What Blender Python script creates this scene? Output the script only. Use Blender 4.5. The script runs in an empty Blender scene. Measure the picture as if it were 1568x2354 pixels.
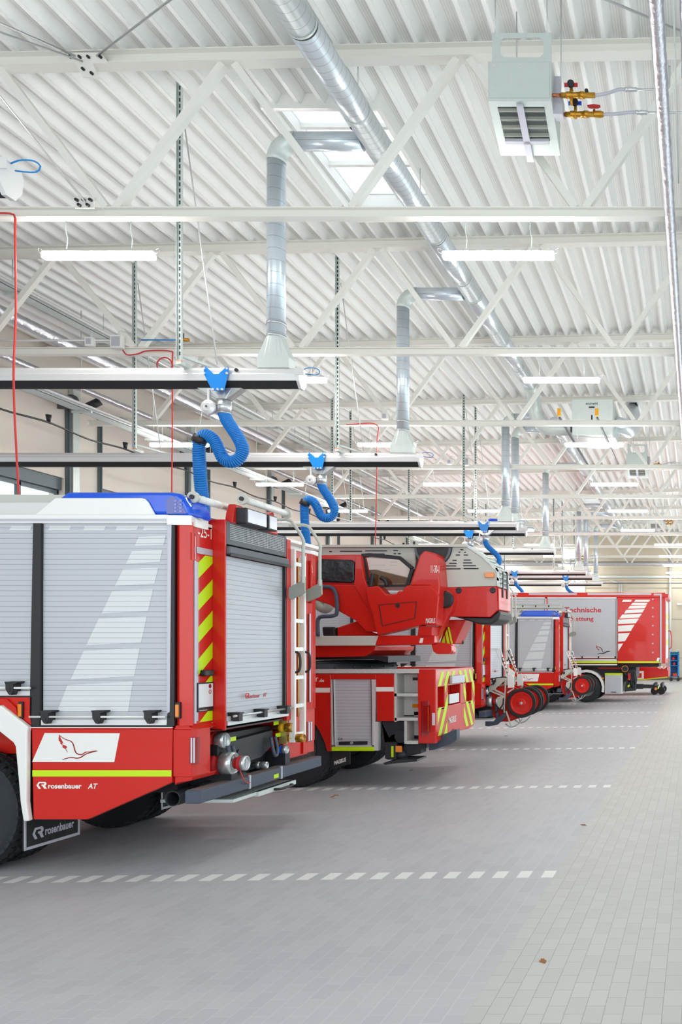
import bpy, math, random
from mathutils import Vector, Matrix
random.seed(7)
SC = bpy.context.scene
COL = SC.collection
# ---------------------------------------------------------------- camera
F, VX, VY, H = 1890.0, 1604.0, 1492.0, 1.9      # focal length in px, vanishing point, eye height
cd = bpy.data.cameras.new('camera'); cam = bpy.data.objects.new('camera', cd); COL.objects.link(cam)
cam.location = (0, 0, H); cam.rotation_euler = (math.pi / 2, 0, 0)
cd.sensor_width = 36; cd.lens = F / 2354 * 36; cd.sensor_fit = 'AUTO'
cd.shift_x = (784 - VX) / 2354; cd.shift_y = (VY - 1177) / 2354
cd.clip_start = .05; cd.clip_end = 200
SC.camera = cam
# ---------------------------------------------------------------- world, exposure
w = bpy.data.worlds.new('world'); SC.world = w; w.use_nodes = True
wn = w.node_tree; wn.nodes.clear()
bg = wn.nodes.new('ShaderNodeBackground'); wo = wn.nodes.new('ShaderNodeOutputWorld')
bg.inputs[0].default_value = (.86, .93, 1.0, 1); bg.inputs[1].default_value = 2.6
wn.links.new(bg.outputs[0], wo.inputs[0])
SC.view_settings.view_transform = 'Standard'; SC.view_settings.look = 'None'
SC.view_settings.exposure = -0.66; SC.view_settings.gamma = 1.0
SC.view_settings.use_curve_mapping = False
SC.cycles.max_bounces = 8; SC.cycles.diffuse_bounces = 5; SC.cycles.glossy_bounces = 4
SC.cycles.transmission_bounces = 6; SC.cycles.transparent_max_bounces = 8
SC.cycles.sample_clamp_indirect = 6.0; SC.cycles.use_denoising = True
LAMP_GLOW = 125.0
# daylight entering through the glazed gates on the right, plus an added fill lamp behind the camera
def area_light(name, loc, rot, sx, sy, power, col=(.93, .97, 1)):
    l = bpy.data.lights.new(name, 'AREA'); l.shape = 'RECTANGLE'; l.size = sx; l.size_y = sy
    l.energy = power; l.color = col
    o = bpy.data.objects.new(name, l); o.location = loc; o.rotation_euler = rot; COL.objects.link(o); return o
for i, (y, pw) in enumerate(((3, 130), (13, 200), (23, 380), (33, 420), (43, 420))):
    area_light('gate_daylight', (3.05, y, 3.0), (0, math.radians(90), 0), 4.6, 8.5, pw)
area_light('front_fill', (-5, -2.8, 3.2), (math.radians(90), 0, 0), 13, 4.6, 660)  # unseen fill lamp, added to brighten faces turned to the camera
# ---------------------------------------------------------------- helpers
def PX(px, Y): return (px - VX) * Y / F
def PZ(py, Y): return H - (py - VY) * Y / F
def pt(px, py, Y): return (PX(px, Y), Y, PZ(py, Y))
def poly(pts, Y): return [(PX(x, Y), PZ(y, Y)) for x, y in pts]
def RY(px, X): return X * F / (px - VX)          # depth of a point on a plane X = const
def rpt(px, py, X):
    Y = RY(px, X); return (X, Y, PZ(py, Y))
def srgb(r, g, b):
    def f(c):
        c /= 255.0
        return c / 12.92 if c <= .04045 else ((c + .055) / 1.055) ** 2.4
    return (f(r), f(g), f(b), 1)
def new_mat(name):
    m = bpy.data.materials.new(name); m.use_nodes = True
    return m, m.node_tree, m.node_tree.nodes['Principled BSDF']
def mat(name, rgb, rough=.5, metal=0, coat=0, noise=0, nscale=6, bump=0, alpha=1, trans=0):
    m, t, b = new_mat(name)
    b.inputs['Base Color'].default_value = srgb(*rgb); b.inputs['Roughness'].default_value = rough
    b.inputs['Metallic'].default_value = metal
    if coat: b.inputs['Coat Weight'].default_value = coat; b.inputs['Coat Roughness'].default_value = .04
    if trans: b.inputs['Transmission Weight'].default_value = trans
    if noise or bump:
        tc = t.nodes.new('ShaderNodeTexCoord'); n = t.nodes.new('ShaderNodeTexNoise')
        n.inputs['Scale'].default_value = nscale; n.inputs['Detail'].default_value = 6
        t.links.new(tc.outputs['Object'], n.inputs['Vector'])
        if noise:
            mx = t.nodes.new('ShaderNodeMix'); mx.data_type = 'RGBA'
            c = srgb(*rgb); mx.inputs[6].default_value = tuple(v * (1 - noise) for v in c[:3]) + (1,)
            mx.inputs[7].default_value = tuple(min(1, v * (1 + noise)) for v in c[:3]) + (1,)
            t.links.new(n.outputs['Fac'], mx.inputs[0]); t.links.new(mx.outputs[2], b.inputs['Base Color'])
        if bump:
            bp = t.nodes.new('ShaderNodeBump'); bp.inputs['Strength'].default_value = bump; bp.inputs['Distance'].default_value = .02
            t.links.new(n.outputs['Fac'], bp.inputs['Height']); t.links.new(bp.outputs[0], b.inputs['Normal'])
    return m
def banded(name, rgb, line, axis, pitch, frac, rough=.5, metal=0, bump=.3):
    """a surface with fine parallel grooves (shutter slats, spiral seams)"""
    m, t, b = new_mat(name); N = t.nodes; L = t.links
    tc = N.new('ShaderNodeTexCoord'); sp = N.new('ShaderNodeSeparateXYZ'); L.new(tc.outputs['Object'], sp.inputs[0])
    d = N.new('ShaderNodeMath'); d.operation = 'DIVIDE'; d.inputs[1].default_value = pitch
    L.new(sp.outputs[axis], d.inputs[0])
    fr = N.new('ShaderNodeMath'); fr.operation = 'FRACT'; L.new(d.outputs[0], fr.inputs[0])
    lt = N.new('ShaderNodeMath'); lt.operation = 'LESS_THAN'; lt.inputs[1].default_value = frac; L.new(fr.outputs[0], lt.inputs[0])
    mx = N.new('ShaderNodeMix'); mx.data_type = 'RGBA'; mx.inputs[6].default_value = srgb(*rgb); mx.inputs[7].default_value = srgb(*line)
    L.new(lt.outputs[0], mx.inputs[0]); L.new(mx.outputs[2], b.inputs['Base Color'])
    b.inputs['Roughness'].default_value = rough; b.inputs['Metallic'].default_value = metal
    bp = N.new('ShaderNodeBump'); bp.invert = True; bp.inputs['Strength'].default_value = bump; bp.inputs['Distance'].default_value = .01
    L.new(lt.outputs[0], bp.inputs['Height']); L.new(bp.outputs[0], b.inputs['Normal'])
    return m
M = {}
M['red'] = mat('fire_red_paint', (204, 34, 24), .3, 0, .28)
M['red'].node_tree.nodes['Principled BSDF'].inputs['Specular IOR Level'].default_value = .3
M['reddark'] = mat('red_tinted_lens', (150, 8, 14), .15, 0, .5)
M['white'] = mat('white_paint', (238, 238, 234), .35, 0, .3)
M['steelwhite'] = mat('white_steel_paint', (238, 237, 230), .45)
M['deck'] = mat('white_sheet', (240, 241, 239), .42, 0, 0, .03, 3)
M['deckup'] = banded('shaded_perforated_sheet', (226, 226, 223), (204, 204, 201), 0, .031, .22, .5, 0, .1)  # perforation lines; the greyer base paints in shade of the rib recesses
M['shutter'] = banded('slatted_aluminium', (190, 193, 199), (126, 130, 136), 2, .0455, .07, .42, .05)
M['foil'] = banded('pale_foil_on_slats', (216, 220, 221), (150, 154, 158), 2, .0455, .07, .5, .05)
M['alu'] = mat('aluminium', (205, 208, 210), .3, .75)
M['alulight'] = mat('bright_aluminium', (222, 222, 222), .38, .35)
M['galv'] = mat('galvanised_sheet', (204, 213, 210), .42, .25, 0, .06, 9)
M['galvduct'] = banded('spiral_duct_sheet', (214, 221, 226), (170, 178, 184), 1, .105, .06, .3, .5, .6)
M['galvpipe'] = banded('duct_sheet', (210, 220, 228), (170, 178, 186), 2, .15, .04, .3, .5, .5)
M['foiltape'] = mat('aluminium_foil_wrap', (205, 205, 212), .32, .9, 0, .12, 22, .5)
M['black'] = mat('black_plastic', (30, 31, 35), .45)
M['rubber'] = mat('black_rubber', (30, 31, 34), .7, 0, 0, .1, 30, .2)
M['tyre'] = mat('tyre_rubber', (38, 42, 46), .75, 0, 0, .15, 20, .2)
M['dark'] = mat('dark_chassis_paint', (34, 38, 44), .5)
M['slate'] = mat('blue_grey_paint', (66, 76, 92), .5, 0, 0, .06, 40, .1)
M['grip'] = mat('anti_slip_top', (110, 98, 96), .85, 0, 0, .1, 60, .4)
M['greige'] = mat('grey_green_plate', (150, 151, 142), .5)
M['grey'] = mat('mid_grey_plastic', (92, 96, 102), .5)
M['yellow'] = mat('fluorescent_yellow', (196, 232, 0), .45)
M['amber'] = mat('amber_lens', (235, 130, 10), .2, 0, .5)
M['silver'] = mat('reflective_silver', (190, 190, 200), .4, .2)
M['blue'] = mat('blue_lens', (0, 84, 215), .15, 0, .2)
M['bluedark'] = mat('blue_lens_edge', (0, 45, 150), .12, 0, .6)
M['hose'] = mat('blue_hose', (0, 128, 214), .5)
M['hosedark'] = mat('blue_hose_groove', (0, 40, 96), .6)
M['bracket'] = mat('blue_bracket_paint', (0, 132, 220), .4)
M['ladder'] = mat('ladder_grey', (196, 197, 188), .45)
M['ringyellow'] = mat('yellow_ring', (226, 178, 20), .4)
M['brass'] = mat('brass', (190, 140, 50), .35, .8)
M['gold'] = mat('yellowed_steel', (196, 176, 110), .35, .6, 0, .1, 8)
M['copper'] = mat('copper', (180, 110, 80), .35, .8)
M['orange'] = mat('orange_plastic', (235, 70, 40), .5)
M['cablered'] = mat('red_cable', (205, 52, 50), .5)
M['blueplastic'] = mat('blue_steel', (20, 130, 200), .45)
M['green'] = mat('green_crate', (20, 100, 100), .5)
M['rim'] = mat('grey_rim', (120, 122, 124), .5, .3)
M['text_red'] = mat('red_lettering', (190, 30, 34), .5)
M['glassy'] = mat('clear_lens', (215, 215, 225), .15, 0, .5)
M['tarp'] = mat('black_tarpaulin', (28, 30, 34), .25, 0, 0, 0, 7, .8)
M['checker'] = mat('checker_plate', (204, 206, 202), .35, .2, 0, .12, 70, .6)
M['plate'] = mat('sign_plate', (225, 228, 230), .5, 0, 0, .12, 90)
M['conc'] = mat('concrete_wall', (228, 221, 210), .8, 0, 0, .05, 1.3, .05)
M['conc2'] = mat('warm_concrete_wall', (206, 196, 176), .8, 0, 0, .05, 1.3, .05)
M['frame'] = mat('grey_frame', (92, 106, 112), .45, .2)
M['lens'] = mat('dark_glass', (40, 36, 34), .1)
def glass(name, tint, mix):
    m, t, b = new_mat(name); N = t.nodes; L = t.links
    tr = N.new('ShaderNodeBsdfTransparent'); tr.inputs[0].default_value = tint
    gl = N.new('ShaderNodeBsdfGlossy'); gl.inputs['Roughness'].default_value = .03
    mx = N.new('ShaderNodeMixShader'); mx.inputs[0].default_value = mix
    L.new(tr.outputs[0], mx.inputs[1]); L.new(gl.outputs[0], mx.inputs[2])
    L.new(mx.outputs[0], N['Material Output'].inputs[0]); return m
M['glass'] = glass('window_glass', (.93, .97, .96, 1), .08)
M['tint'] = glass('bronze_tinted_glass', (.72, .58, .46, 1), .1)
M['bluelens'] = glass('blue_clear_lens', (.02, .3, .95, 1), .12)
m, t, b = new_mat('lamp_diffuser')
b.inputs['Base Color'].default_value = (1, 1, 1, 1); b.inputs['Emission Color'].default_value = (1, .98, .93, 1)
b.inputs['Emission Strength'].default_value = LAMP_GLOW; M['lamp'] = m
m, t, b = new_mat('milky_skylight_pane')
N = t.nodes; tr = N.new('ShaderNodeBsdfTransparent'); tl = N.new('ShaderNodeBsdfTranslucent'); mx = N.new('ShaderNodeMixShader'); mx.inputs[0].default_value = .35
t.links.new(tr.outputs[0], mx.inputs[1]); t.links.new(tl.outputs[0], mx.inputs[2]); t.links.new(mx.outputs[0], N['Material Output'].inputs[0]); M['milky'] = m

class MB:
    """collects shapes; build() links them as ONE mesh object"""
    def __init__(s): s.v = []; s.f = []; s.m = []; s.sm = []
    def add(s, vs, fs, m=0, smooth=False):
        o = len(s.v); s.v += [tuple(v) for v in vs]
        for f in fs: s.f.append(tuple(o + i for i in f)); s.m.append(m); s.sm.append(smooth)
        return s
    def box(s, x0, x1, y0, y1, z0, z1, m=0):
        vs = [(x, y, z) for x in (x0, x1) for y in (y0, y1) for z in (z0, z1)]
        return s.add(vs, [(0, 1, 3, 2), (4, 6, 7, 5), (0, 4, 5, 1), (2, 3, 7, 6), (0, 2, 6, 4), (1, 5, 7, 3)], m)
    def beam(s, p, q, wx, wz, m=0, up=(0, 0, 1)):
        p = Vector(p); q = Vector(q); d = (q - p).normalized(); u = Vector(up)
        if abs(d.dot(u)) > .98: u = Vector((0, 1, 0))
        a = d.cross(u).normalized() * wx / 2; c = a.normalized().cross(d).normalized() * wz / 2
        vs = [e + i * a + j * c for e in (p, q) for i, j in ((-1, -1), (1, -1), (1, 1), (-1, 1))]
        return s.add(vs, [(3, 2, 1, 0), (4, 5, 6, 7), (0, 1, 5, 4), (1, 2, 6, 5), (2, 3, 7, 6), (3, 0, 4, 7)], m)
    def side(s, pts, y0, y1, m=0):
        """outline in (x, z) given thickness along y"""
        a = sum(pts[i - 1][0] * pts[i][1] - pts[i][0] * pts[i - 1][1] for i in range(len(pts)))
        if a < 0: pts = pts[::-1]
        n = len(pts); vs = [(x, y0, z) for x, z in pts] + [(x, y1, z) for x, z in pts]
        fs = [tuple(range(n)), tuple(range(2 * n - 1, n - 1, -1))] + [(i, i + n, (i + 1) % n + n, (i + 1) % n) for i in range(n)]
        return s.add(vs, fs, m)
    def rear(s, pts, x0, x1, m=0):
        """outline in (y, z) given thickness along x"""
        a = sum(pts[i - 1][0] * pts[i][1] - pts[i][0] * pts[i - 1][1] for i in range(len(pts)))
        if a < 0: pts = pts[::-1]
        n = len(pts); vs = [(x1, y, z) for y, z in pts] + [(x0, y, z) for y, z in pts]
        fs = [tuple(range(n)), tuple(range(2 * n - 1, n - 1, -1))] + [(i, i + n, (i + 1) % n + n, (i + 1) % n) for i in range(n)]
        return s.add(vs, fs, m)
    def plan(s, pts, z0, z1, m=0, smooth=False):
        a = sum(pts[i - 1][0] * pts[i][1] - pts[i][0] * pts[i - 1][1] for i in range(len(pts)))
        if a < 0: pts = pts[::-1]
        n = len(pts); vs = [(x, y, z0) for x, y in pts] + [(x, y, z1) for x, y in pts]
        s.add(vs, [tuple(range(n - 1, -1, -1)), tuple(range(n, 2 * n))], m)
        return s.add(vs, [(i, (i + 1) % n, (i + 1) % n + n, i + n) for i in range(n)], m, smooth)
    def rings(s, path, rad, n=12, m=0, cap=True, mi=None):
        """swept circle along a path; rad a number or list; mi optional material per segment"""
        P = [Vector(p) for p in path]; k = len(P)
        R = rad if isinstance(rad, (list, tuple)) else [rad] * k
        T = []
        for i in range(k):
            a = P[max(i - 1, 0)]; b_ = P[min(i + 1, k - 1)]; d = b_ - a
            T.append(d.normalized() if d.length > 1e-9 else Vector((0, 0, 1)))
        u = Vector((0, 0, 1)) if abs(T[0].z) < .9 else Vector((0, 1, 0))
        u = (u - u.dot(T[0]) * T[0]).normalized(); vs = []
        for i in range(k):
            u = u - u.dot(T[i]) * T[i]
            if u.length < 1e-6: u = T[i].orthogonal()
            u.normalize(); w_ = T[i].cross(u)
            for j in range(n):
                a = 2 * math.pi * j / n; vs.append(P[i] + R[i] * (math.cos(a) * u + math.sin(a) * w_))
        o = len(s.v); s.v += [tuple(v) for v in vs]
        for i in range(k - 1):
            for j in range(n):
                s.f.append((o + i * n + j, o + i * n + (j + 1) % n, o + (i + 1) * n + (j + 1) % n, o + (i + 1) * n + j))
                s.m.append(mi[i] if mi else m); s.sm.append(True)
        if cap:
            s.f.append(tuple(o + j for j in range(n - 1, -1, -1))); s.m.append(m); s.sm.append(False)
            s.f.append(tuple(o + (k - 1) * n + j for j in range(n))); s.m.append(m); s.sm.append(False)
        return s
    def cyl(s, p, q, r, n=16, m=0, r2=None): return s.rings([p, q], [r, r if r2 is None else r2], n, m)
    def lathe(s, c, prof, n=32, m=0, axis='y', mi=None):
        """profile of (radius, offset) spun about an axis through c"""
        c = Vector(c); vs = []; k = len(prof)
        for r, h in prof:
            for j in range(n):
                a = 2 * math.pi * j / n; x, z = r * math.cos(a), r * math.sin(a)
                vs.append(c + (Vector((x, h, z)) if axis == 'y' else Vector((h, x, z)) if axis == 'x' else Vector((x, z, h))))
        o = len(s.v); s.v += [tuple(v) for v in vs]
        for i in range(k - 1):
            for j in range(n):
                s.f.append((o + i * n + j, o + i * n + (j + 1) % n, o + (i + 1) * n + (j + 1) % n, o + (i + 1) * n + j))
                s.m.append(mi[i] if mi else m); s.sm.append(abs(prof[i][0] - prof[i + 1][0]) < .6 * abs(prof[i][1] - prof[i + 1][1]) + 1e-6)
        return s
    def ibeam(s, p, q, h, b, m=0, tw=.012, tf=.012):
        """I section from p to q (top centre line), running mainly along x"""
        (x0, y0, z0), (x1, y1, z1) = p, q
        sec = [(-b / 2, 0), (b / 2, 0), (b / 2, -tf), (tw / 2, -tf), (tw / 2, -h + tf), (b / 2, -h + tf), (b / 2, -h), (-b / 2, -h), (-b / 2, -h + tf), (-tw / 2, -h + tf), (-tw / 2, -tf), (-b / 2, -tf)]
        n = len(sec); vs = [(x0, y0 + a, z0 + c) for a, c in sec] + [(x1, y1 + a, z1 + c) for a, c in sec]
        return s.add(vs, [tuple(range(n)), tuple(range(2 * n - 1, n - 1, -1))] + [(i + n, (i + 1) % n + n, (i + 1) % n, i) for i in range(n)], m)
    def build(s, name, mats, parent=None, bevel=0, seg=2):
        if not isinstance(mats, (list, tuple)): mats = [mats]
        if parent is None:
            xs = [v[0] for v in s.v]; ys = [v[1] for v in s.v]; zs = [v[2] for v in s.v]
            org = ((min(xs) + max(xs)) / 2, (min(ys) + max(ys)) / 2, min(zs))
        else: org = ORG[parent.name]
        me = bpy.data.meshes.new(name)
        me.from_pydata([(a - org[0], b_ - org[1], c - org[2]) for a, b_, c in s.v], [], s.f)
        for x in mats: me.materials.append(M[x] if isinstance(x, str) else x)
        me.polygons.foreach_set('material_index', s.m); me.polygons.foreach_set('use_smooth', s.sm)
        me.update()
        o = bpy.data.objects.new(name, me); COL.objects.link(o)
        ORG[o.name] = org
        if parent is None: o.location = org
        else: o.parent = parent
        if bevel:
            bv = o.modifiers.new('bevel', 'BEVEL'); bv.width = bevel; bv.segments = seg; bv.limit_method = 'ANGLE'; bv.angle_limit = .7
        return o
ORG = {}
def thing(name, loc, label, cat, group=None):
    o = bpy.data.objects.new(name, None); COL.objects.link(o); o.location = loc; o.empty_display_size = .2
    ORG[o.name] = tuple(loc); o['label'] = label; o['category'] = cat
    if group: o['group'] = group
    return o
def tag(o, label, cat, group=None):
    o['label'] = label; o['category'] = cat
    if group: o['group'] = group
    return o
def struct(o): o['kind'] = 'structure'; return o
KIDS = {}
def dup(root, loc, label, **kw):
    r = root.copy(); COL.objects.link(r); r.location = loc; r['label'] = label
    for k, v in kw.items(): r[k] = v
    def rec(a, b_):
        for ch in [x for x in ALL if x.parent == a]:
            c = ch.copy(); COL.objects.link(c); c.parent = b_; rec(ch, c)
    ALL = list(bpy.data.objects); rec(root, r); return r
def smooth_path(pts, step):
    """Catmull-Rom through the points, resampled evenly"""
    P = [Vector(p) for p in pts]; P = [2 * P[0] - P[1]] + P + [2 * P[-1] - P[-2]]; out = []
    for i in range(1, len(P) - 2):
        for k in range(24):
            t_ = k / 24; a, b_, c, d = P[i - 1:i + 3]
            out.append(.5 * ((2 * b_) + (c - a) * t_ + (2 * a - 5 * b_ + 4 * c - d) * t_ ** 2 + (3 * b_ - a - 3 * c + d) * t_ ** 3))
    out.append(P[-2]); res = [out[0]]; acc = 0
    for a, b_ in zip(out, out[1:]):
        L = (b_ - a).length
        while acc + L >= step:
            t_ = (step - acc) / L; a = a + (b_ - a) * t_; res.append(a.copy()); L = (b_ - a).length; acc = 0
            if L < 1e-9: break
        acc += L
    return res
def text(s, o3, U, V, wd, ht, name, m, parent, off=.012, shear=0, thick=.002):
    """lettering fitted into a wd x ht box whose lower left corner is o3"""
    c = bpy.data.curves.new(name, 'FONT'); c.body = s; c.size = 1; c.offset = off; c.shear = shear; c.resolution_u = 3
    tmp = bpy.data.objects.new('tmp', c); COL.objects.link(tmp)
    me = bpy.data.meshes.new_from_object(tmp); bpy.data.objects.remove(tmp); bpy.data.curves.remove(c)
    xs = [v.co.x for v in me.vertices]; ys = [v.co.y for v in me.vertices]
    x0, x1, y0, y1 = min(xs), max(xs), min(ys), max(ys)
    o3 = Vector(o3); U = Vector(U); V = Vector(V); Nn = U.cross(V)
    org = Vector(ORG[parent.name]) if parent else o3
    for v in me.vertices:
        v.co = o3 + U * (v.co.x - x0) / (x1 - x0) * wd + V * (v.co.y - y0) / (y1 - y0) * ht + Nn * thick - org
    me.materials.append(M[m]); me.name = name
    o = bpy.data.objects.new(name, me); COL.objects.link(o); ORG[o.name] = tuple(org)
    if parent: o.parent = parent
    else: o.location = o3
    return o
UX, UZ, UY = (1, 0, 0), (0, 0, 1), (0, 1, 0)
def sidetext(s, x0, y0, x1, y1, Y, m, parent, name='lettering', off=.012, shear=0):
    a = pt(x0, y1, Y); b_ = pt(x1, y0, Y)
    return text(s, a, UX, UZ, b_[0] - a[0], b_[2] - a[2], name, m, parent, off, shear)
# ================================================================ setting
EDGE = -1.205; XL = -14.65; XR = 3.2; YB = 51.0; Y0 = -3.0; SL = .0105
def floor_z(x): return min(0, (x - EDGE) * SL)
TW, TL = .102, .2036
ROWS = [6.945, 11.40, 15.82, 20.22, 24.66, 28.9, 33.1, 37.2, 41.4, 45.6]
def tile_mat(name, c1, c2, mortar, rows):
    m, t, b = new_mat(name); N = t.nodes; L = t.links
    g = N.new('ShaderNodeNewGeometry'); sp = N.new('ShaderNodeSeparateXYZ'); L.new(g.outputs['Position'], sp.inputs[0])
    ax = N.new('ShaderNodeMath'); ax.operation = 'SUBTRACT'; ax.inputs[1].default_value = EDGE - 200 * TW; L.new(sp.outputs[0], ax.inputs[0])
    ay = N.new('ShaderNodeMath'); ay.operation = 'ADD'; ay.inputs[1].default_value = 100 * TL; L.new(sp.outputs[1], ay.inputs[0])
    cb = N.new('ShaderNodeCombineXYZ'); L.new(ay.outputs[0], cb.inputs[0]); L.new(ax.outputs[0], cb.inputs[1])
    br = N.new('ShaderNodeTexBrick'); br.offset = .5; br.inputs['Scale'].default_value = 1
    br.inputs['Brick Width'].default_value = TL; br.inputs['Row Height'].default_value = TW
    br.inputs['Mortar Size'].default_value = .0016; br.inputs['Mortar Smooth'].default_value = .2
    br.inputs['Color1'].default_value = srgb(*c1); br.inputs['Color2'].default_value = srgb(*c2); br.inputs['Mortar'].default_value = srgb(*mortar)
    L.new(cb.outputs[0], br.inputs['Vector'])
    n = N.new('ShaderNodeTexNoise'); n.inputs['Scale'].default_value = 260; L.new(g.outputs['Position'], n.inputs['Vector'])
    mr = N.new('ShaderNodeMapRange'); mr.inputs[3].default_value = .93; mr.inputs[4].default_value = 1.07; L.new(n.outputs['Fac'], mr.inputs[0])
    sc = N.new('ShaderNodeVectorMath'); sc.operation = 'SCALE'; L.new(br.outputs['Color'], sc.inputs[0]); L.new(mr.outputs[0], sc.inputs['Scale'])
    out = sc.outputs[0]
    if rows:
        dx = N.new('ShaderNodeMath'); dx.operation = 'DIVIDE'; dx.inputs[1].default_value = 2 * TW; L.new(ax.outputs[0], dx.inputs[0])
        fr = N.new('ShaderNodeMath'); fr.operation = 'FRACT'; L.new(dx.outputs[0], fr.inputs[0])
        gt = N.new('ShaderNodeMath'); gt.operation = 'GREATER_THAN'; gt.inputs[1].default_value = .5; L.new(fr.outputs[0], gt.inputs[0])
        acc = None
        for r in rows:
            c = N.new('ShaderNodeMath'); c.operation = 'COMPARE'; c.inputs[1].default_value = r; c.inputs[2].default_value = TL / 2
            L.new(sp.outputs[1], c.inputs[0])
            if acc is None: acc = c.outputs[0]
            else:
                a = N.new('ShaderNodeMath'); a.operation = 'MAXIMUM'; L.new(acc, a.inputs[0]); L.new(c.outputs[0], a.inputs[1]); acc = a.outputs[0]
        mu = N.new('ShaderNodeMath'); mu.operation = 'MULTIPLY'; L.new(acc, mu.inputs[0]); L.new(gt.outputs[0], mu.inputs[1])
        mx = N.new('ShaderNodeMix'); mx.data_type = 'RGBA'; mx.inputs[7].default_value = srgb(226, 226, 222)
        L.new(mu.outputs[0], mx.inputs[0]); L.new(out, mx.inputs[6]); out = mx.outputs[2]
    L.new(out, b.inputs['Base Color']); b.inputs['Roughness'].default_value = .5
    bp = N.new('ShaderNodeBump'); bp.invert = True; bp.inputs['Strength'].default_value = .35; bp.inputs['Distance'].default_value = .004
    L.new(br.outputs['Fac'], bp.inputs['Height']); L.new(bp.outputs[0], b.inputs['Normal'])
    return m
M['tile_grey'] = tile_mat('grey_floor_tiles', (182, 182, 185), (175, 175, 179), (200, 200, 200), ROWS)
M['tile_pale'] = tile_mat('pale_floor_tiles', (186, 185, 181), (180, 179, 175), (138, 134, 126), [])
f = MB()
zl = floor_z(XL)
f.add([(XL, Y0, zl), (EDGE, Y0, 0), (EDGE, YB, 0), (XL, YB, zl), (XL, Y0, zl - .3), (EDGE, Y0, -.3), (EDGE, YB, -.3), (XL, YB, zl - .3)],
      [(0, 1, 2, 3), (7, 6, 5, 4), (0, 4, 5, 1), (2, 6, 7, 3), (3, 7, 4, 0)], 0)
f.add([(EDGE, Y0, 0), (XR, Y0, 0), (XR, YB, 0), (EDGE, YB, 0), (EDGE, Y0, -.3), (XR, Y0, -.3), (XR, YB, -.3), (EDGE, YB, -.3)],
      [(0, 1, 2, 3), (7, 6, 5, 4), (0, 4, 5, 1), (1, 5, 6, 2), (2, 6, 7, 3)], 1)
struct(f.build('floor', ['tile_grey', 'tile_pale']))
# roof deck: trapezoidal sheet, ribs run along the hall
def deck_z(x): return 8.99 + .0215 * (x + .58)
SKY = [(-5.55, -4.13, 10.6, 13.3), (-5.55, -4.13, 37.6, 40.2)]
d = MB(); PITCH = .31; prof = []
x = XL - .1
while x < XR:
    prof += [(x, .0), (x + .048, .0), (x + .105, .137), (x + .253, .137)]; x += PITCH
prof.append((x, 0))
cuts = sorted({Y0, YB} | {s_[2] for s_ in SKY} | {s_[3] for s_ in SKY})
for (xa, ha), (xb, hb) in zip(prof, prof[1:]):
    for ya, yb in zip(cuts, cuts[1:]):
        if any(ya >= s_[2] - .01 and yb <= s_[3] + .01 and xa > s_[0] - .05 and xb < s_[1] + .05 for s_ in SKY): continue
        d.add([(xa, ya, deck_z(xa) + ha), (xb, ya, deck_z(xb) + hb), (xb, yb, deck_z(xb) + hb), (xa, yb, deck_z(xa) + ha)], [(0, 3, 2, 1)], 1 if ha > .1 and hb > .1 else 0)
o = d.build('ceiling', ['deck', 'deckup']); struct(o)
so = o.modifiers.new('thick', 'SOLIDIFY'); so.thickness = .01; so.offset = 1
for i, (xa, xb, ya, yb) in enumerate(SKY):
    z = deck_z(xa); s_ = MB()
    for a in ((xa - .06, xa, ya, yb), (xb, xb + .06, ya, yb), (xa - .06, xb + .06, ya - .06, ya), (xa - .06, xb + .06, yb, yb + .06)):
        s_.box(a[0], a[1], a[2], a[3], z - .05, z + .42)
    w_ = struct(s_.build('window_%d' % (i + 1), 'white'))
    s_ = MB().box(xa, xb, ya, yb, z + .36, z + .38); s_.build('pane', 'milky', w_)
    s_ = MB()
    for k in (1, 2):
        yy = ya + (yb - ya) * k / 3; s_.box(xa, xb, yy - .03, yy + .03, z + .3, z + .36)
    s_.box((xa + xb) / 2 - .02, (xa + xb) / 2 + .02, ya, yb, z + .3, z + .36)
    s_.build('glazing_bar', 'white', w_)
# left wall with tall gate openings
GT = 5.85
POSTS = [14.55 - 4.45 * 2, 14.55 - 4.45, 14.55, 19.0, 23.45, 27.9, 32.35, 36.8, 41.25, 45.7, 50.15]
wl = MB()
wl.box(XL - .35, XL, Y0, YB, GT, deck_z(XL) + .2)
wl.box(XL - .35, XL, Y0, POSTS[0] - 3.3, zl - .3, GT)
for i, yp in enumerate(POSTS):
    nxt = POSTS[i + 1] - 3.3 if i + 1 < len(POSTS) else YB
    wl.box(XL - .35, XL, yp, nxt, zl - .3, GT)
struct(wl.build('wall_left', 'conc'))
for i, yp in enumerate(POSTS):
    ya = yp - 3.3; g_ = MB()
    g_.box(XL - .2, XL - .12, ya, yp, zl, zl + .5)
    zz = [zl + .5 + k * .86 for k in range(7)]
    for z in zz: g_.box(XL - .2, XL - .12, ya, yp, z - .04, z + .04)
    g_.box(XL - .2, XL - .05, ya, yp, GT - .28, GT)
    for k in range(4): yy = ya + k * 3.3 / 3; g_.box(XL - .2, XL - .12, max(ya, yy - .04), min(yp, yy + .04), zl, GT)
    do = struct(g_.build('door_%d' % (i + 1), 'frame'))
    MB().box(XL - .165, XL - .155, ya, yp, zl + .5, GT - .2).build('pane', 'glass', do)
    t_ = MB()
    for yy in (ya - .09, yp + .03): t_.box(XL + .002, XL + .06, yy, yy + .06, zl, 7.6); t_.box(XL + .002, XL + .1, yy + .02, yy + .04, zl, 7.6)
    struct(t_.build('trim_%d' % (i + 1), 'frame'))
    t_ = MB(); t_.box(XL + .002, XL + .12, yp + .13, yp + .33, zl, 8.3)
    struct(t_.build('trim_%d' % (i + 21), 'galv'))
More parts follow.
